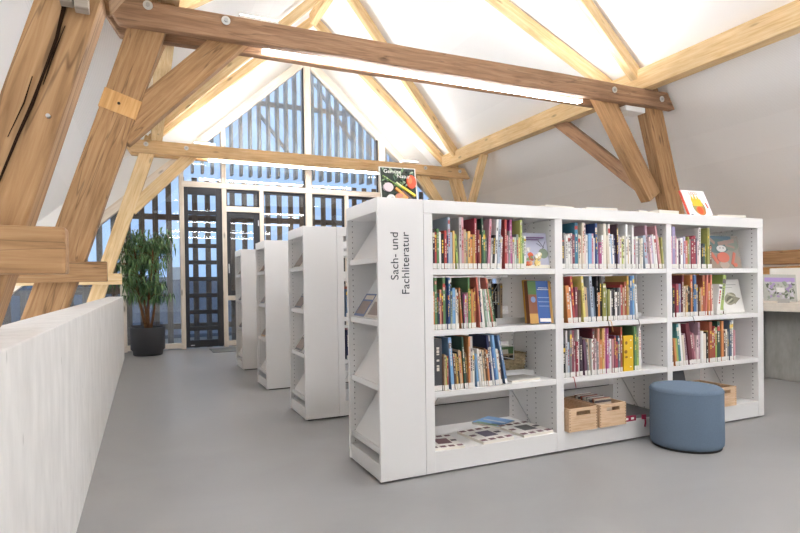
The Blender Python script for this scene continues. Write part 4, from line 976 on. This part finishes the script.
# ================================================================== PLANT
r = empty('potted_plant', (.04, 9.44, 0)); tag(r, 'tall leafy potted plant in a dark grey round pot near the glass', 'plant')
POT = mat('dark grey pot', '3d3d40', .6, .3)
m = MB(); m.lathe([(0, .0), (.2, .0), (.21, .01), (.215, .07), (.245, .09), (.25, .42), (.245, .43), (.225, .43), (.22, .36), (0, .36)], POT, 48); m.build('pot', r)
m = MB(); m.lathe([(0, .375), (.218, .37), (.219, .365), (0, .362)], mat('soil', '3a2d22', .95, .05, noise_amt=.3, nscale=60), 32); m.build('soil', r)
BARK = mat('bark', '6b4c33', .85, .1, noise_amt=.25, nscale=30); m = MB(); stems = []
for i in range(4):
    a = i*PI/2+.4; p0 = Vector((.04*math.cos(a), .04*math.sin(a), .37)); tp = Vector((.2*math.cos(a), .2*math.sin(a), 1.55+.12*rnd.random()))
    pts = [p0 + (tp-p0)*q + Vector((.02*math.sin(6*q+i), .02*math.cos(5*q+i), 0)) for q in [j/8 for j in range(9)]]
    m.tube(pts, [.022-.0017*j for j in range(9)], BARK, 8); stems.append(pts)
twigs = []
for pts in stems:
    for k in range(24):
        p = pts[rnd.choice((3, 4, 5, 6, 7, 8, 8))]; a = rnd.uniform(0, 2*PI); ln = rnd.uniform(.15, .38)
        e = p + Vector((math.cos(a)*ln, math.sin(a)*ln, rnd.uniform(.02, .3))); mid = (p+e)/2+Vector((0, 0, .05))
        m.tube([p, mid, e], [.005, .004, .002], BARK, 4); twigs.append((p, mid, e))
m.build('stems', r)
LEAF = mat('dark green leaf', '506c46', .45, .3, noise_amt=.25, nscale=8); LEAF2 = mat('mid green leaf', '6a8756', .45, .3, noise_amt=.2, nscale=8)
m = MB()
for (p, mid, e) in twigs:
    for k in range(19):
        q = rnd.uniform(.25, 1.05); b0 = p.lerp(e, q) + Vector((rnd.gauss(0, .02), rnd.gauss(0, .02), rnd.gauss(0, .02)))
        a = rnd.uniform(0, 2*PI); ln = rnd.uniform(.12, .2); wd = rnd.uniform(.008, .013); dr = Vector((math.cos(a), math.sin(a), 0)); sd = Vector((-math.sin(a), math.cos(a), 0))
        f0 = rnd.uniform(.45, .75); 
        c1 = b0 + dr*ln*.3*f0 + Vector((0, 0, .02)); c2 = b0 + dr*ln*.62*f0 + Vector((0, 0, -ln*.22)); c3 = b0 + dr*ln*.8*f0 + Vector((0, 0, -ln*.75))
        mt = m.mi(LEAF if rnd.random() < .7 else LEAF2); V = m.bm.verts.new
        v = [V(b0), V(c1-sd*wd), V(c1+sd*wd), V(c2-sd*wd), V(c2+sd*wd), V(c3)]
        for fv in ((v[0], v[1], v[2]), (v[1], v[3], v[4], v[2]), (v[3], v[5], v[4])):
            f = m.bm.faces.new(fv); f.material_index = mt; f.smooth = True
o = m.build('foliage', r); 
m = MB(); m.box(-.35, .35, -.3, .3, 0, .008, mat('grey mat', '6f7173', .95, noise_amt=.15, nscale=120))
tag(m.build('doormat', loc=(1.32, 9.45, 0)), 'grey doormat on the floor before the glass door', 'doormat')

# ================================================================== COUNTER AT THE RIGHT
CTOP = mat('counter edge', 'd8d0c4', .5, noise_amt=.05, nscale=20)
r = empty('counter', (6.55, 4.5, 0)); tag(r, 'pale counter top along the right wall, carried by the concrete', 'counter')
m = MB(); m.box(-.78, .5, -3.5, 5.2, .715, .80, CTOP, .004); m.build('counter_top', r)
m = MB(); m.box(-.7, -.606, -.78, -.7, 0, .7145, CONC2, .004); m.build('counter_support', r)
def on_counter(px): pass
MAGP = P('counter cover', 'b3b5ae')
r2 = random.Random(3)
leafy = [(P('cover ' + n_, h_), 'e', r2.uniform(.1, .9), r2.uniform(.08, .7), r2.uniform(.03, .1), r2.uniform(.015, .05), r2.uniform(0, 180)) for n_, h_ in [('leaf one', '7f8a78'), ('leaf two', '9aa394'), ('leaf three', '666f60'), ('petal', 'c9c6cf'), ('petal lilac', 'a796bd')]*14]

ZC2 = .8005
face_book('magazine', 'grey and lilac magazine standing on the counter at the right edge', (6.06, 3.62, ZC2), .3, .29, .012, MAGP,
  [(P('cover lilac', 'a690c4'), 'r', .5, .8, .46, .08), *leafy, (P('cover pale', 'd9d9d6'), 'r', .5, .4, .12, .09)], rotz=R(-42), tilt=16, cat='magazine', lean=R(2))
face_book('magazine', 'pale green magazine standing on the counter behind the lilac one', (6.1, 3.98, ZC2), .24, .24, .012, P('cover mint', 'a9bda6'), [(pw_, 'r', .5, .7, .35, .1)], rotz=R(-42), tilt=14, cat='magazine')
m = MB(); m.box(-.2, .2, 0, .03, 0, .36, pw_, .004); m.box(-.2, .2, -.1, .03, 0, .02, pw_); o = m.build('display_board', M=Matrix.Translation((6.52, 3.78, ZC2)) @ Matrix.Rotation(R(-45), 4, 'Z')); tag(o, 'plain white display board standing on the counter, cut by the right edge', 'display board')
m = MB(); m.box(-.05, .05, -.002, .04, 0, .006, mat('clear grey holder', 'a8a8a4', .3)); m.box(-.05, .05, -.004, .0, 0, .045, mat('clear grey holder', 'a8a8a4', .3)); o = m.build('label_holder', M=Matrix.Translation((5.82, 3.45, ZC2)) @ Matrix.Rotation(R(-60), 4, 'Z')); tag(o, 'small grey label holder at the counter edge before the magazine', 'label holder')
